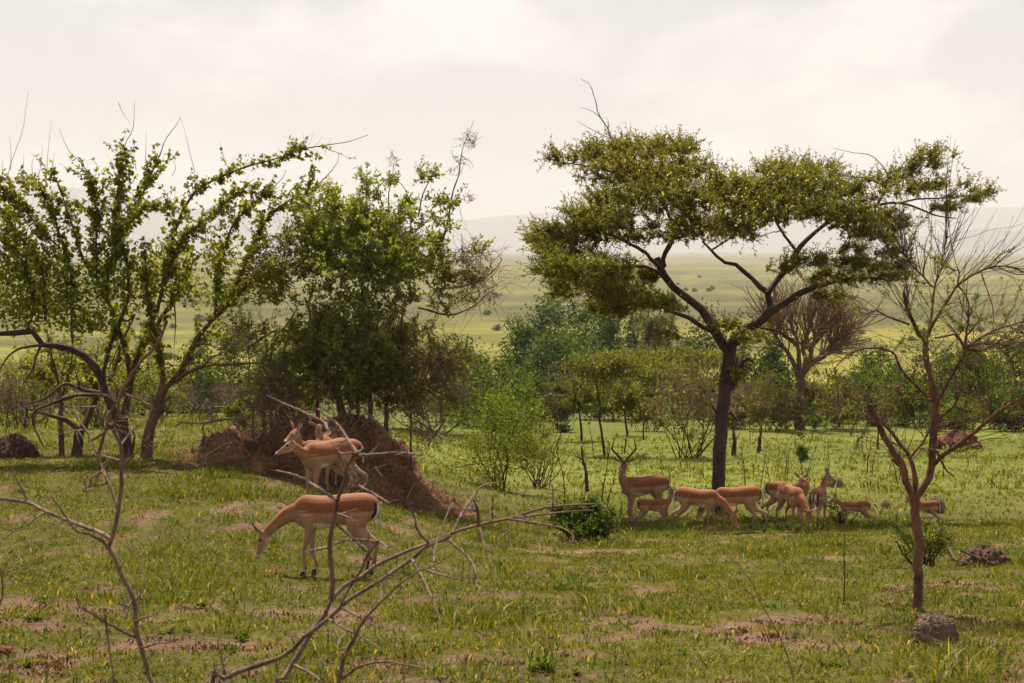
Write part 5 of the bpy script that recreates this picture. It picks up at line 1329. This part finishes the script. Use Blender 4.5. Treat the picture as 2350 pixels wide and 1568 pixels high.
# ------------------------------------------------------------------ shrubs and trees behind
PXM = lambda Y_: Y_ / F
def shrub(name, label, x, w, ytop=None, ybase=None, Y=None, kind='leafy', col=(.08, .115, .028), n=2600, group=None, cat=None, bark=(.075, .05, .035), leaf=None, trunk_h=.35, trunk_r=None, dens=1.0, flat=.5, alt=None, pa=0, twig=(.17, .105, .078), sparse=0.0):
    B_ = hit(x, ybase) if Y is None else on_ground(x, Y)
    Yb = B_[1]
    top = pt(x, ytop, Yb)[2]; H_ = max(top - B_[2], .25); W_ = w / F * Yb
    root = thing(name, label, cat or ('tree' if 'tree' in name or 'palm' in name else 'shrub'), B_, group)
    Ls = leaf or max(.045, Yb * .0018)
    n = int(n * 1.45); col = tuple(1.12 * c_ for c_ in col)
    tm = MB(); sm = MB()
    if kind == 'leafy':
        ns = 5; z0 = .0
        cz, rz = B_[2] + H_ * .52, H_ * .50
        st = np.tile(B_ - np.array([0, 0, .1]), (ns, 1)); st[:, :2] += rng.standard_normal((ns, 2)) * W_ * .05
        P_ = grow(st, rdir(ns, 1.6), H_ * .7, 9, .12, (0, 0, .05))
    elif kind == 'tree':
        cz, rz = B_[2] + H_ * (trunk_h + (1 - trunk_h) * .5), H_ * (1 - trunk_h) * .55
        P_ = grow(np.array([B_ - np.array([0, 0, .1])]), np.array([[.05 * rng.standard_normal(), 0, 1.]]), H_ * (trunk_h + .3), 12, .07, (0, 0, .05))
        ns = 1
    elif kind == 'flat':
        cz, rz = B_[2] + H_ * .88, H_ * .13
        P_ = grow(np.array([B_ - np.array([0, 0, .1])]), np.array([[-.03, 0, 1.]]), H_ * .80, 12, .08, (0, 0, .06)); ns = 1
    else:                                                    # bare or mixed: many thin stems
        ns = 16; cz, rz = B_[2] + H_ * .55, H_ * .48
        st = np.tile(B_ - np.array([0, 0, .1]), (ns, 1)); st[:, :2] += rng.standard_normal((ns, 2)) * W_ * .10
        dd_ = rdir(ns); dd_[:, 2] = np.abs(dd_[:, 2]) + 1.1
        P_ = grow(st, dd_, H_ * (.55 + .4 * rng.random(ns)), 10, .12, (0, 0, .03))
    r_ = trunk_r or max(.014, H_ * ((.016 if kind == 'flat' else .024) if ns == 1 else .011 if ns < 9 else .006))
    V, Q = tubes(P_, np.linspace(r_, r_ * .45, P_.shape[1])[None] * (.8 + .4 * rng.random((ns, 1))), 7); sm.add(V, Q, col=bark)
    c0 = np.array([B_[0], B_[1], cz]); RR = np.array([W_ / 2, W_ / 2 * .85, rz])
    nt_ = int(np.clip(60 * dens * (1 if kind != 'flat' else 1.4), 14, 240))
    q = rdir(nt_) * (.30 + .66 * rng.random((nt_, 1)) ** .6) * (1 + .26 * rng.standard_normal((nt_, 1)).clip(-1.2, 1.6))
    if kind == 'leafy': q[:, :2] *= (1 - .35 * np.clip(q[:, 2:3], 0, 1)) * (1 + .25 * (fbm(q[:, 0:1] * 2 + x, q[:, 1:2] * 2 + q[:, 2:3], .8, 3, 2) - .5)) * 1.1
    if kind == 'leafy': q[:, 2] = np.maximum(q[:, 2], -.92)
    tg = c0 + q * RR
    Pb, Rb = skel(P_.reshape(-1, 3)[3:], tg, max(.010, r_ * .35), max(.004, Yb * .00010), 6, -.03 if kind != 'flat' else .05, maxr=r_ * .5)
    V, Q = tubes(Pb, Rb, 4); tm.add(V, Q, col=np.repeat(hue(bark if kind in ('leafy', 'tree', 'flat') else twig, len(Pb), .2), 24, 0))
    tr_ = max(.003, Yb * .00010)
    if kind in ('bare', 'mixed'):
        m_ = int(420 * dens); s, d, _ = sprout(np.concatenate([Pb]), m_, .1, 1, .75)
        G_ = grow(s, d + np.array([0, 0, .35]), (.10 + .16 * rng.random(m_)) * H_, 5, .2, (0, 0, .04)); put_twigs(tm, G_, tr_ * 1.15, tr_ * .7, 3, twig)
        m2 = int(420 * dens); s, d, _ = sprout(G_, m2, .2, 1, .7); G2 = grow(s, d, (.06 + .09 * rng.random(m2)) * H_, 4, .2); put_twigs(tm, G2, tr_ * .9, tr_ * .6, 3, twig)
    if kind == 'leafy':
        m_ = int(26 * dens) + 8; i_ = rng.integers(0, nt_, m_); up_ = nrm((tg[i_] - c0) / RR) + np.array([0, 0, .5])
        G_ = grow(tg[i_], up_, (.10 + .22 * rng.random(m_)) * H_, 5, .18, (0, 0, .03)); put_twigs(tm, G_, tr_, tr_ * .6, 3, bark)
        tg = np.concatenate([tg, G_[:, 2], G_[:, 4]]); nt_ = len(tg)
    sm.build('trunk' if ns == 1 else 'stems', M_dry, root)
    if kind in ('bare',):
        tag(tm.build('twigs', M_dry, root), kind='stuff')
    else:
        tag(tm.build('twigs', M_dry, root), kind='stuff')
        lf = MB(); n = int(n if kind != 'mixed' else n * .35)
        j = rng.integers(0, nt_, n); sg = np.array([.125, .125, .13]) * RR
        if kind == 'flat': sg = np.array([.16, .16, .28]) * RR
        ps = tg[j] + rng.standard_normal((n, 3)) * np.maximum(sg, .04)
        ps[:, 2] = np.maximum(ps[:, 2], ground(ps[:, 0], ps[:, 1]) + .02)
        tone = np.exp(.22 * rng.standard_normal(nt_))[j][:, None]
        cc = np.clip(hue(col, n, .22, .06, alt, pa) * tone, .006, .6)
        leaves(lf, ps, rdir(n, .2), rdir(n, .8), Ls * (.7 + .7 * rng.random(n)), Ls * (.45 + .3 * rng.random(n)), cc)
        tag(lf.build('crown' if ns == 1 else 'foliage', M_leaf, root), kind='stuff')
    return root
DG = (.046, .075, .026); MG = (.075, .108, .030); YG = (.12, .145, .030); OL = (.115, .125, .038); BG = (.060, .092, .045)
# far slope, left to right
shrub('leafy_tree', 'tall dark green tree rising behind the left side of the acacia crown', 1305, 265, 655, None, 190, 'tree', BG, 5200, trunk_h=.12)
shrub('leafy_tree', 'dark green tree left of the tall one behind the acacia', 1215, 130, 735, None, 175, 'tree', DG, 2400, trunk_h=.15)
shrub('leafy_tree', 'dense green tree right of the tall dark one, left of the palm', 1420, 150, 705, None, 185, 'tree', BG, 3000, trunk_h=.12)
shrub('round_tree', 'rounded blue green tree in front of the tall dark tree', 1310, 215, 772, None, 130, 'leafy', (.075, .112, .045), 4600)
shrub('leafy_tree', 'dark bushy tree seen behind the acacia fork', 1600, 130, 760, None, 180, 'leafy', DG, 2400)
shrub('round_bush', 'round dark green bush right behind the acacia trunk', 1748, 165, 800, None, 140, 'leafy', DG, 3600)
shrub('flat_acacia', 'broad low flat topped acacia behind the brown bush', 1545, 270, 805, None, 105, 'flat', OL, 4200, dens=1.6)
shrub('flat_acacia', 'smaller olive flat topped acacia right of the palm', 1505, 190, 838, None, 92, 'flat', OL, 2600, dens=1.2)
shrub('leafy_bush', 'low green bush under the palm', 1480, 170, 830, None, 120, 'leafy', MG, 2200)
shrub('leafy_bush', 'green bush behind the right flank of the mound thicket', 1010, 230, 800, None, 72, 'leafy', MG, 4200)
shrub('leafy_bush', 'green bush between the mound thicket and round blue green tree', 1130, 180, 815, None, 84, 'leafy', MG, 3400)
shrub('leafy_bush', 'dark bush in front of the tall trees left of acacia', 1200, 130, 850, None, 100, 'leafy', DG, 2200)
shrub('leafy_bush', 'green bush behind the gap between leafy trees and mound', 560, 190, 745, None, 110, 'leafy', MG, 3600)
shrub('leafy_bush', 'mid green bush just left of the mound thicket', 640, 150, 820, None, 76, 'leafy', MG, 2800)
shrub('leafy_bush', 'pale green bush behind the dark stemmed tree', 330, 170, 845, None, 66, 'leafy', YG, 2600)
shrub('leafy_bush', 'light yellow green bush at the far left behind the trees', 60, 230, 815, None, 50, 'leafy', (.15, .165, .045), 3600)
shrub('leafy_bush', 'green bush far left on the slope', 170, 200, 790, None, 95, 'leafy', MG, 3000)
shrub('leafy_bush', 'dull green bush behind the leaning tree', 440, 160, 800, None, 105, 'leafy', MG, 2400)
shrub('dry_thicket', 'low grey brown leafless thicket between leafy trees and mound', 470, 215, 872, 975, None, 'bare', n=0, dens=1.3, twig=(.16, .10, .085))
shrub('dry_thicket', 'grey brown leafless thicket at the far left edge', 55, 250, 835, 985, None, 'bare', n=0, dens=1.2, twig=(.19, .12, .09))
shrub('dry_thicket', 'thin brown leafless thicket beneath the left leafy trees', 230, 170, 880, 985, None, 'mixed', YG, 1500, dens=1.0, twig=(.17, .11, .08))
shrub('bare_tree', 'pale leafless tree left of the small flat topped acacia', 1285, 85, 848, 985, None, 'bare', n=0, dens=.5, twig=(.21, .135, .10), bark=(.15, .10, .075))
shrub('small_tree', 'small stunted leafy tree with dark forked stem', 1335, 95, 878, 1012, None, 'tree', OL, 1100, trunk_h=.45, bark=(.05, .032, .022))
shrub('small_tree', 'small leafy tree right of the stunted one', 1440, 85, 880, 1000, None, 'tree', OL, 1000, trunk_h=.42)
shrub('flat_acacia', 'small flat topped acacia with thin curved trunk behind the horned male', 1388, 175, 815, 1045, None, 'flat', OL, 2800, dens=1.5, bark=(.05, .034, .024))
shrub('brown_bush', 'large brown twiggy bush with green shoots left of acacia trunk', 1580, 200, 838, 1052, None, 'mixed', (.14, .16, .035), 2900, dens=1.5, twig=PINK, bark=(.055, .035, .026))
shrub('brown_bush', 'pinkish dry bush peeping out right of the acacia trunk', 1705, 110, 860, 985, None, 'mixed', OL, 1200, dens=1.1, twig=PINK)
shrub('brown_bush', 'pinkish dry bush with green tips left of the bare brown tree', 1768, 120, 880, 990, None, 'mixed', YG, 2400, dens=1.0, twig=PINK)
shrub('leafy_bush', 'pale green bush wrapped round the foot of the bare brown tree', 1850, 110, 850, 975, None, 'mixed', YG, 3600, dens=.8)
shrub('leafy_bush', 'dark green bush right of the bare brown tree', 2015, 140, 805, None, 135, 'leafy', DG, 2800)
shrub('leafy_bush', 'mid green bush below the dark one, left of the slender tree', 1985, 190, 872, None, 96, 'leafy', MG, 3400)
shrub('leafy_bush', 'green bush behind the slender tree trunk', 2110, 190, 870, None, 84, 'leafy', MG, 3200)
shrub('leafy_tree', 'leafy green tree right behind the slender tree', 2215, 200, 815, None, 92, 'leafy', MG, 4200)
shrub('leafy_tree', 'dark green tree at the right edge', 2335, 190, 755, None, 128, 'leafy', DG, 3600)
shrub('leafy_bush', 'shadowy low bush at the right edge on the grass', 2335, 130, 905, 990, None, 'leafy', DG, 2400)
shrub('leafy_bush', 'small bright green bush right of the slender tree', 2205, 85, 925, 990, None, 'leafy', YG, 1300)
shrub('brown_bush', 'dry bush at far right with reddish twigs', 2280, 120, 885, 985, None, 'mixed', OL, 1500, dens=.9, twig=PINK)
shrub('leafy_bush', 'low green bush in the middle distance between acacia and slender tree', 1925, 110, 905, 985, None, 'mixed', YG, 2200, dens=.8)
for i, x in enumerate((1100, 1160, 1240, 1270, 1370, 1430, 1470, 1530, 1560, 1630, 1660, 1690, 1720, 1790, 1820, 1890, 1940, 1960, 2050, 2080, 2130, 2170, 2260, 2300, 700, 300, 130, 520, 30, 240, 600, 400)):
    Yq = float(rng.uniform(100, 240)); hpx = float(rng.uniform(70, 110)) * 110 / Yq
    yb_ = 570 + (CAMZ - float(ground((x - 1175) / F * Yq, Yq))) / Yq * F
    shrub('slope_bush', 'green bush on the far slope above the marsh', x, float(rng.uniform(90, 170)), yb_ - hpx, None, Yq, 'leafy', [DG, MG, BG, OL][i % 4], 1050, group='bushes on the far slope', dens=.45)
for i, x in enumerate((1255, 1300, 1370, 1410, 1465, 1500, 1640, 1670, 1720, 1745, 1800, 1905, 1950, 2000, 2045, 2085, 2160, 2240, 2300, 350, 560, 1020, 1080)):
    yb_ = float(rng.uniform(958, 992)); shrub('scrub_bush', 'ragged olive and brown scrub bush along the far edge of the flat', x + float(rng.normal() * 8), float(rng.uniform(70, 130)), yb_ - float(rng.uniform(55, 115)), yb_, None, 'mixed', [OL, MG, YG][i % 3], 2300, group='scrub along the far edge of the flat', dens=.28, twig=[PINK, DRY1, DRY2][i % 3])
# crown of the leafless brown tree
def bare_crown():
    B_ = hit(1838, 985); Yb = B_[1]
    root = thing('bare_tree', 'thick grey trunked leafless brown tree standing against the yellow marsh', 'tree', B_)
    sm = MB(); ls = [[(835, 1275), (838, 1190), (845, 1080)], ]
    P_ = pts(c13([(870, 1290), (872, 1180), (878, 1060), (885, 900), (880, 760)]), Yb); P_[0] = B_ - np.array([0, 0, .1])
    limb(sm, P_, .26, .18, 12, 14, .04); sm.build('trunk', M_brown_bark, root)
    q = [[(870, 800), (820, 640), (740, 500), (640, 380), (580, 250), (600, 120)], [(872, 760), (860, 600), (850, 430), (800, 280), (760, 150), (780, 60)], [(878, 760), (930, 620), (900, 470), (960, 300), (1000, 150), (1040, 80)], [(885, 740), (960, 600), (1010, 420), (1080, 280), (1120, 150)], [(890, 750), (1000, 610), (1100, 530), (1200, 420), (1290, 330), (1330, 200)], [(1000, 610), (1100, 560), (1230, 480), (1340, 380)], [(900, 470), (1000, 430), (1100, 330), (1180, 230)], [(850, 430), (700, 330), (660, 200)]]
    L2 = []
    for i, l in enumerate(q):
        mb = MB(); Pl = pts(c13(l), Yb + np.linspace(0, rng.uniform(-2, 2), len(l))); C, _ = limb(mb, Pl, .13, .04, 7, 16, .04); mb.build('branch', M_brown_bark, root); L2.append(spline(Pl, 20))
    L2 = np.array(L2); tm = MB()
    m = 260; s, d, _ = sprout(L2, m, .35, 1, .7); a = grow(s, d + np.array([0, 0, .3]), .8 + 1.4 * rng.random(m), 6, .16, (0, 0, .05)); put_twigs(tm, a, .028, .012, 4, (.20, .115, .075))
    m = 1500; s, d, _ = sprout(a, m, .2, 1, .7); b = grow(s, d + np.array([0, 0, .25]), .4 + .7 * rng.random(m), 5, .16); put_twigs(tm, b, .013, .007, 3, (.22, .125, .082))
    tag(tm.build('twigs', M_dry, root), kind='stuff')
bare_crown()

# palm with a skirt of dead fronds
def palm():
    Yb = 200.; B_ = on_ground(1500, Yb)
    root = thing('palm_tree', 'palm tree with brown hanging dead fronds under the acacia crown', 'palm', B_)
    top = pt(1500, 738, Yb); sm = MB(); limb(sm, np.array([B_ - np.array([0, 0, .2]), (B_ + top) / 2 + np.array([.2, 0, 0]), top]), .32, .24, 9, 14, .04); sm.build('trunk', M_grey_bark, root)
    def frond(az, el, L, droop, green):
        mb = MB(); t = np.linspace(0, 1, 10); d = np.array([math.cos(az), math.sin(az)])
        r = L * t; z = np.sin(el) * r - droop * r * r / L
        sp = np.stack([top[0] + d[0] * r * math.cos(el), top[1] + d[1] * r * math.cos(el), top[2] + z], -1)
        V, Q = tubes(sp[None], np.linspace(.05, .012, 10)[None], 5); col = (.10, .135, .030) if green else (.20, .115, .060)
        mb.add(V, Q, col=col)
        k_ = 46; s, dd, _ = sprout(np.array([sp]), k_ * 2, .1, 1, 1.0); dd[:, 2] -= .5
        leaves(mb, s, dd, rdir(k_ * 2, .5), (.7 if green else .8) * (.7 + .5 * rng.random(k_ * 2)), .075, hue(col, k_ * 2, .2))
        mb.build('frond', M_leaf, root)
    for i in range(15): frond(i * 2.4, .75 - .05 * i, 3.2, .55 + .02 * i, True)
    for i in range(26): frond(i * 2.4 + .5, -.65 - .02 * i, 2.9 + .8 * rng.random(), .75, False)
palm()

# dark specks of shrub on the marsh
mb0 = MB(); q = ell(150, .5) * np.array([1, 1, .75]) + np.array([0, 0, .7]); leaves(mb0, q, rdir(150), rdir(150, .6), .42, .30, hue((.055, .075, .030), 150, .25))
marsh_me = raw_mesh('foliage', np.concatenate(mb0.V), [np.concatenate(mb0.Q)], np.concatenate(mb0.C), True, [M_leaf])
spots = [(float(rng.uniform(1050, 2420)), float(np.exp(rng.uniform(math.log(520), math.log(2600))))) for _ in range(64)] + [(float(rng.uniform(-40, 640)), float(np.exp(rng.uniform(math.log(520), math.log(2200))))) for _ in range(18)] + [(2110, 640), (2075, 700), (1990, 620), (2010, 560), (2130, 600), (2180, 655), (2060, 585), (2260, 620)]
for x, Yq in spots:
    B_ = on_ground(x, Yq)
    o = link('marsh_bush', marsh_me, None, B_ - np.array([0, 0, .2]))
    sz_ = rng.uniform(1.2, 2.6) * (Yq / 800) ** .35; o.scale = (sz_ * rng.uniform(.9, 1.7), sz_, sz_ * rng.uniform(.7, 1.2)); o.rotation_euler = (0, 0, rng.uniform(0, 6))
    tag(o, 'small dark bush dotting the yellow green marsh', 'shrub', 'bushes dotting the marsh')

# ------------------------------------------------------------------ nearer shrubs and small plants
shrub('bright_bush', 'bright yellow green leafy bush at the right foot of the mound', 1150, 190, 925, 1125, None, 'leafy', (.125, .160, .028), 5000, leaf=.055, dens=2.0)
shrub('bright_bush', 'taller broad leaved green bush behind the bright one by the mound', 1185, 130, 893, 1035, None, 'leafy', (.115, .165, .040), 2600, leaf=.11, dens=1.5)
shrub('bare_shrub', 'dark leafless shrub right of the bright bush', 1240, 110, 925, 1120, None, 'bare', n=0, dens=.35, twig=(.07, .048, .032), bark=(.05, .035, .025))
shrub('leafy_bush', 'small dark glossy bush on the grass left of the fawn', 1342, 135, 1155, 1246, None, 'leafy', (.075, .115, .028), 4200, leaf=.060, dens=1.6)
shrub('feathery_bush', 'feathery green bush at the base of the slender tree', 2125, 150, 1185, 1302, None, 'mixed', (.125, .165, .030), 4200, leaf=.030, dens=.7, twig=(.10, .10, .03), bark=(.07, .06, .03))
shrub('feathery_sprig', 'feathery green sprig in front of the rear view impala', 1930, 100, 1140, 1206, None, 'mixed', (.055, .085, .020), 900, leaf=.030, dens=.25, twig=(.05, .05, .02), bark=(.05, .04, .025))
shrub('leafy_sapling', 'little leafy sapling on the flat grass right of acacia', 1840, 30, 1022, 1060, None, 'leafy', MG, 500, leaf=.07, dens=.4)
shrub('leafy_sapling', 'slim dark leafy sapling far right of the acacia', 1865, 34, 945, 1010, None, 'leafy', DG, 400, leaf=.10, dens=.4)
def sapling(label, q, Yb, r0, name='bare_sapling', side=4, col=(.06, .042, .030)):
    P_ = pts(q, Yb); root = thing(name, label, 'sapling', P_[0])
    mb = MB(); C, _ = limb(mb, P_, r0, r0 * .35, 6); mb.build('stem', M_dark_bark, root)
    s, d, _ = sprout(C[None], side, .25, .95, .7); G_ = grow(s, d + np.array([0, 0, .3]), (.2 + .35 * rng.random(side)) * np.linalg.norm(P_[-1] - P_[0]) * .6, 6, .14)
    for g_ in G_:
        tm = MB(); put_twigs(tm, g_[None], r0 * .4, r0 * .15, 4, col); tm.build('twig', M_dry, root)
def sap(label, x, yb, lean, h, r0=.02, side=4):
    b = hit(x, yb); sapling(label, [(x, yb + 2), (x + lean * .3 + rng.normal() * 2, yb - h * .4), (x + lean * .7 + rng.normal() * 2, yb - h * .75), (x + lean, yb - h)], b[1], r0, side=side)
sap('dead stump like sapling between the bright bush and horned male', 1347, 1128, -12, 105, .05, 5)
sap('thin leafless sapling left of the dead stump sapling', 1297, 1145, -20, 130, .015, 7)
sap('thin leafless sapling rising behind the small glossy bush', 1378, 1185, 18, 150, .016, 8)
sap('forked dry sapling rising from the small glossy bush', 1392, 1195, 22, 120, .013, 6)
sap('dark bent stem beside the fawn head', 1553, 1150, -38, 78, .018, 2)
sap('thin dry twig right of the acacia trunk', 1712, 1140, -10, 130, .012, 7)
sap('thin dry twig further right of the acacia trunk', 1745, 1120, 18, 110, .012, 6)
sap('tall thin stem left of the rear view impala', 1806, 1110, 14, 105, .010, 3)
sap('dark stub of a dead tree behind the herd, right of acacia', 1683, 1046, 2, 80, .09, 3)
sap('dark stub of a dead tree at the edge of the flat', 1742, 1040, 4, 62, .08, 3)
sap('short dark post like stem far right of the flat', 2014, 1032, -2, 60, .05, 1)
sap('thin stem standing alone on the flat left of brown bush', 1477, 1010, 3, 60, .035, 2)
sap('thin stem behind the horned male', 1432, 1040, 6, 70, .028, 3)
sap('upright dry stem in the grass below the young impala', 1936, 1395, 6, 190, .006, 4)
sap('dry stem in the grass between acacia and slender tree', 1990, 1085, 8, 80, .018, 4)
for i in range(34):
    x = float(rng.uniform(1270, 2240)); y = float(rng.uniform(985, 1130))
    sap('thin leafless stem standing in the flat grass behind the herd', x, y, float(rng.normal() * 8), float(rng.uniform(35, 85)), .014, 3)
    o = bpy.data.objects[[n for n in bpy.data.objects.keys() if n.startswith('bare_sapling')][-1]]
for o in bpy.data.objects:
    if o.get('label') == 'thin leafless stem standing in the flat grass behind the herd': o['group'] = 'thin stems on the flat'
# fallen sticks on the right
dead_stick('dark fallen branch propped in the grass right of the slender tree', c8([(930, 500), (1010, 640), (1060, 740), (1170, 850), (1310, 915)]), np.linspace(hit(2190, 1245)[1], hit(2250, 1330)[1], 5), .018, .006, M_dark_bark, 4)
dead_stick('short dark stick beside the grey soil heap', c8([(1110, 705), (1180, 735), (1250, 775), (1300, 830)]), hit(2250, 1300)[1] * 1.0, .014, .006, M_dark_bark, 3)
dead_stick('curled pale stick lying in front of the small glossy bush', c10([(1270, 1430), (1340, 1480), (1420, 1470), (1500, 1440), (1560, 1480)]), hit(1420, 1255)[1] - .1, .012, .005, None, 3)

# ------------------------------------------------------------------ soil heaps
def heap(name, label, x, yb, w, h, col, lumps=.08, rough=.35, cells=0.0, nn=64, group=None):
    B_ = hit(x, yb); Yb = B_[1]; Rx = w / 2 / F * Yb; Hh = h / F * Yb * 1.08
    B_ = B_ + np.array([0, Rx * .6, 0]); B_[2] = float(ground(B_[0], B_[1]))
    th = np.arange(nn) * 2 * np.pi / nn; rr = np.linspace(0, 1, nn // 2)
    TH, RR_ = np.meshgrid(th, rr)
    prof_ = np.sqrt(np.clip(1 - RR_ ** 2.3, 0, 1)) ** .9
    X_ = np.cos(TH) * Rx * np.sin(RR_ * np.pi / 2) ** .9; Y_ = np.sin(TH) * Rx * np.sin(RR_ * np.pi / 2) ** .9; Z_ = Hh * np.cos(RR_ * np.pi / 2) ** (.8 if name == 'termite_mound' else 1.5)
    n_ = fbm(X_ + 3 * np.cos(TH), Y_ + Z_ * 1.3 + 2, Rx * rough, 3, 4) - .5
    sc_ = 1 + n_ * lumps * 4
    if cells:
        c_ = fbm(X_ * 1.0 + 7, Y_ + Z_ * 1.9, Rx * .085, 5, 2) - .5; sc_ = sc_ + c_ * cells
    Vh = np.stack([X_ * sc_, Y_ * sc_, Z_ * sc_ - .03], -1).reshape(-1, 3)
    ix = np.arange(X_.size).reshape(X_.shape)
    Qh = np.stack([ix[:-1], np.roll(ix[:-1], -1, 1), np.roll(ix[1:], -1, 1), ix[1:]], -1).reshape(-1, 4)
    cc = np.array(col) * (.75 + .5 * fbm(X_, Y_ + Z_, Rx * .3, 2, 3)).reshape(-1, 1)
    o = link(name, raw_mesh(name, Vh, [Qh], cc, True, [M_soil]), None, B_); tag(o, label, 'mound', group)
heap('termite_mound', 'small domed knobbly grey brown termite mound at the foot of the slender tree', 2152, 1480, 112, 74, (.27, .185, .135), .02, .6, .13, 120)
heap('soil_heap', 'low grey brown soil heap right of the slender tree', 2272, 1300, 130, 44, (.17, .105, .075), .14, .4, .10)
heap('soil_heap', 'reddish crumbly soil heap on the flat behind the slender tree', 2205, 1032, 110, 36, (.20, .10, .065), .16, .35, .1)
heap('termite_mound', 'small grey termite mound behind the head of the rear view impala', 1918, 1118, 40, 24, (.26, .18, .12), .06, .5, .1)
heap('termite_mound', 'tiny grey termite mound left of the slender tree', 2036, 1165, 26, 18, (.24, .17, .12), .06, .5, .1)
heap('termite_mound', 'grey termite mound behind the half hidden young impala', 2150, 1178, 48, 36, (.25, .17, .12), .06, .5, .1)
heap('soil_heap', 'dark bare soil bank at the left edge under the trees', 20, 1052, 120, 50, (.12, .075, .05), .14, .4, .05)
heap('soil_heap', 'reddish earth bump at the left edge of the foreground', 8, 1492, 50, 18, (.30, .14, .08), .1, .4, .05)

# ------------------------------------------------------------------ weeds in the grass
def weed(label, x, yb, wpx, hpx, n, L_, W_, col, group=None, name='leafy_weed'):
    B_ = hit(x, yb); Yb = B_[1]; root = thing(name, label, 'plant', B_, group); mb = MB()
    Hh = hpx / F * Yb; Wd = wpx / F * Yb / 2
    d = rdir(n); d[:, 2] = np.abs(d[:, 2]) * .8 + .55; st = np.tile(B_ - np.array([0, 0, .02]), (n, 1)); st[:, :2] += rng.standard_normal((n, 2)) * Wd * .25
    G_ = grow(st, d, Hh * (.6 + .5 * rng.random(n)), 6, .08, (0, 0, -.10)); put_twigs(mb, G_, .003, .0015, 3, np.array(col) * .8)
    per = 8; i = np.repeat(np.arange(n), per); k = rng.integers(1, 6, n * per); s = G_[i, k]; tg = nrm(G_[i, k] - G_[i, k - 1])
    leaves(mb, s, nrm(tg * .6 + rdir(n * per) * .8), rdir(n * per, .8), L_ * (.6 + .7 * rng.random(n * per)), W_, hue(col, n * per, .22))
    tag(mb.build('foliage', M_leaf, root), kind='stuff')
weed('tall tufted green weed with long narrow leaves in the middle foreground', 1307, 1362, 105, 66, 14, .10, .018, (.10, .145, .035))
weed('spiky green sedge clump beside the thorny branch', 928, 1328, 46, 44, 26, .07, .006, (.085, .14, .030))
weed('pale dry stalk clump at the right foot of the mound', 1055, 1150, 60, 40, 10, .06, .008, (.40, .32, .18))
weed('broad leaved weed patch in the lower middle foreground', 2330 * .5 + 80, 1535, 60, 30, 10, .06, .030, (.11, .16, .03))
for i in range(70):
    x = float(rng.uniform(10, 2340)); y = float(rng.uniform(1300, 1560))
    weed('low broad leaved weed among the foreground grass', x, y, float(rng.uniform(18, 40)), float(rng.uniform(8, 20)), int(rng.integers(4, 8)), .038, .022, (.085, .135, .026) if i % 3 else (.13, .165, .032), 'low weeds in the foreground')
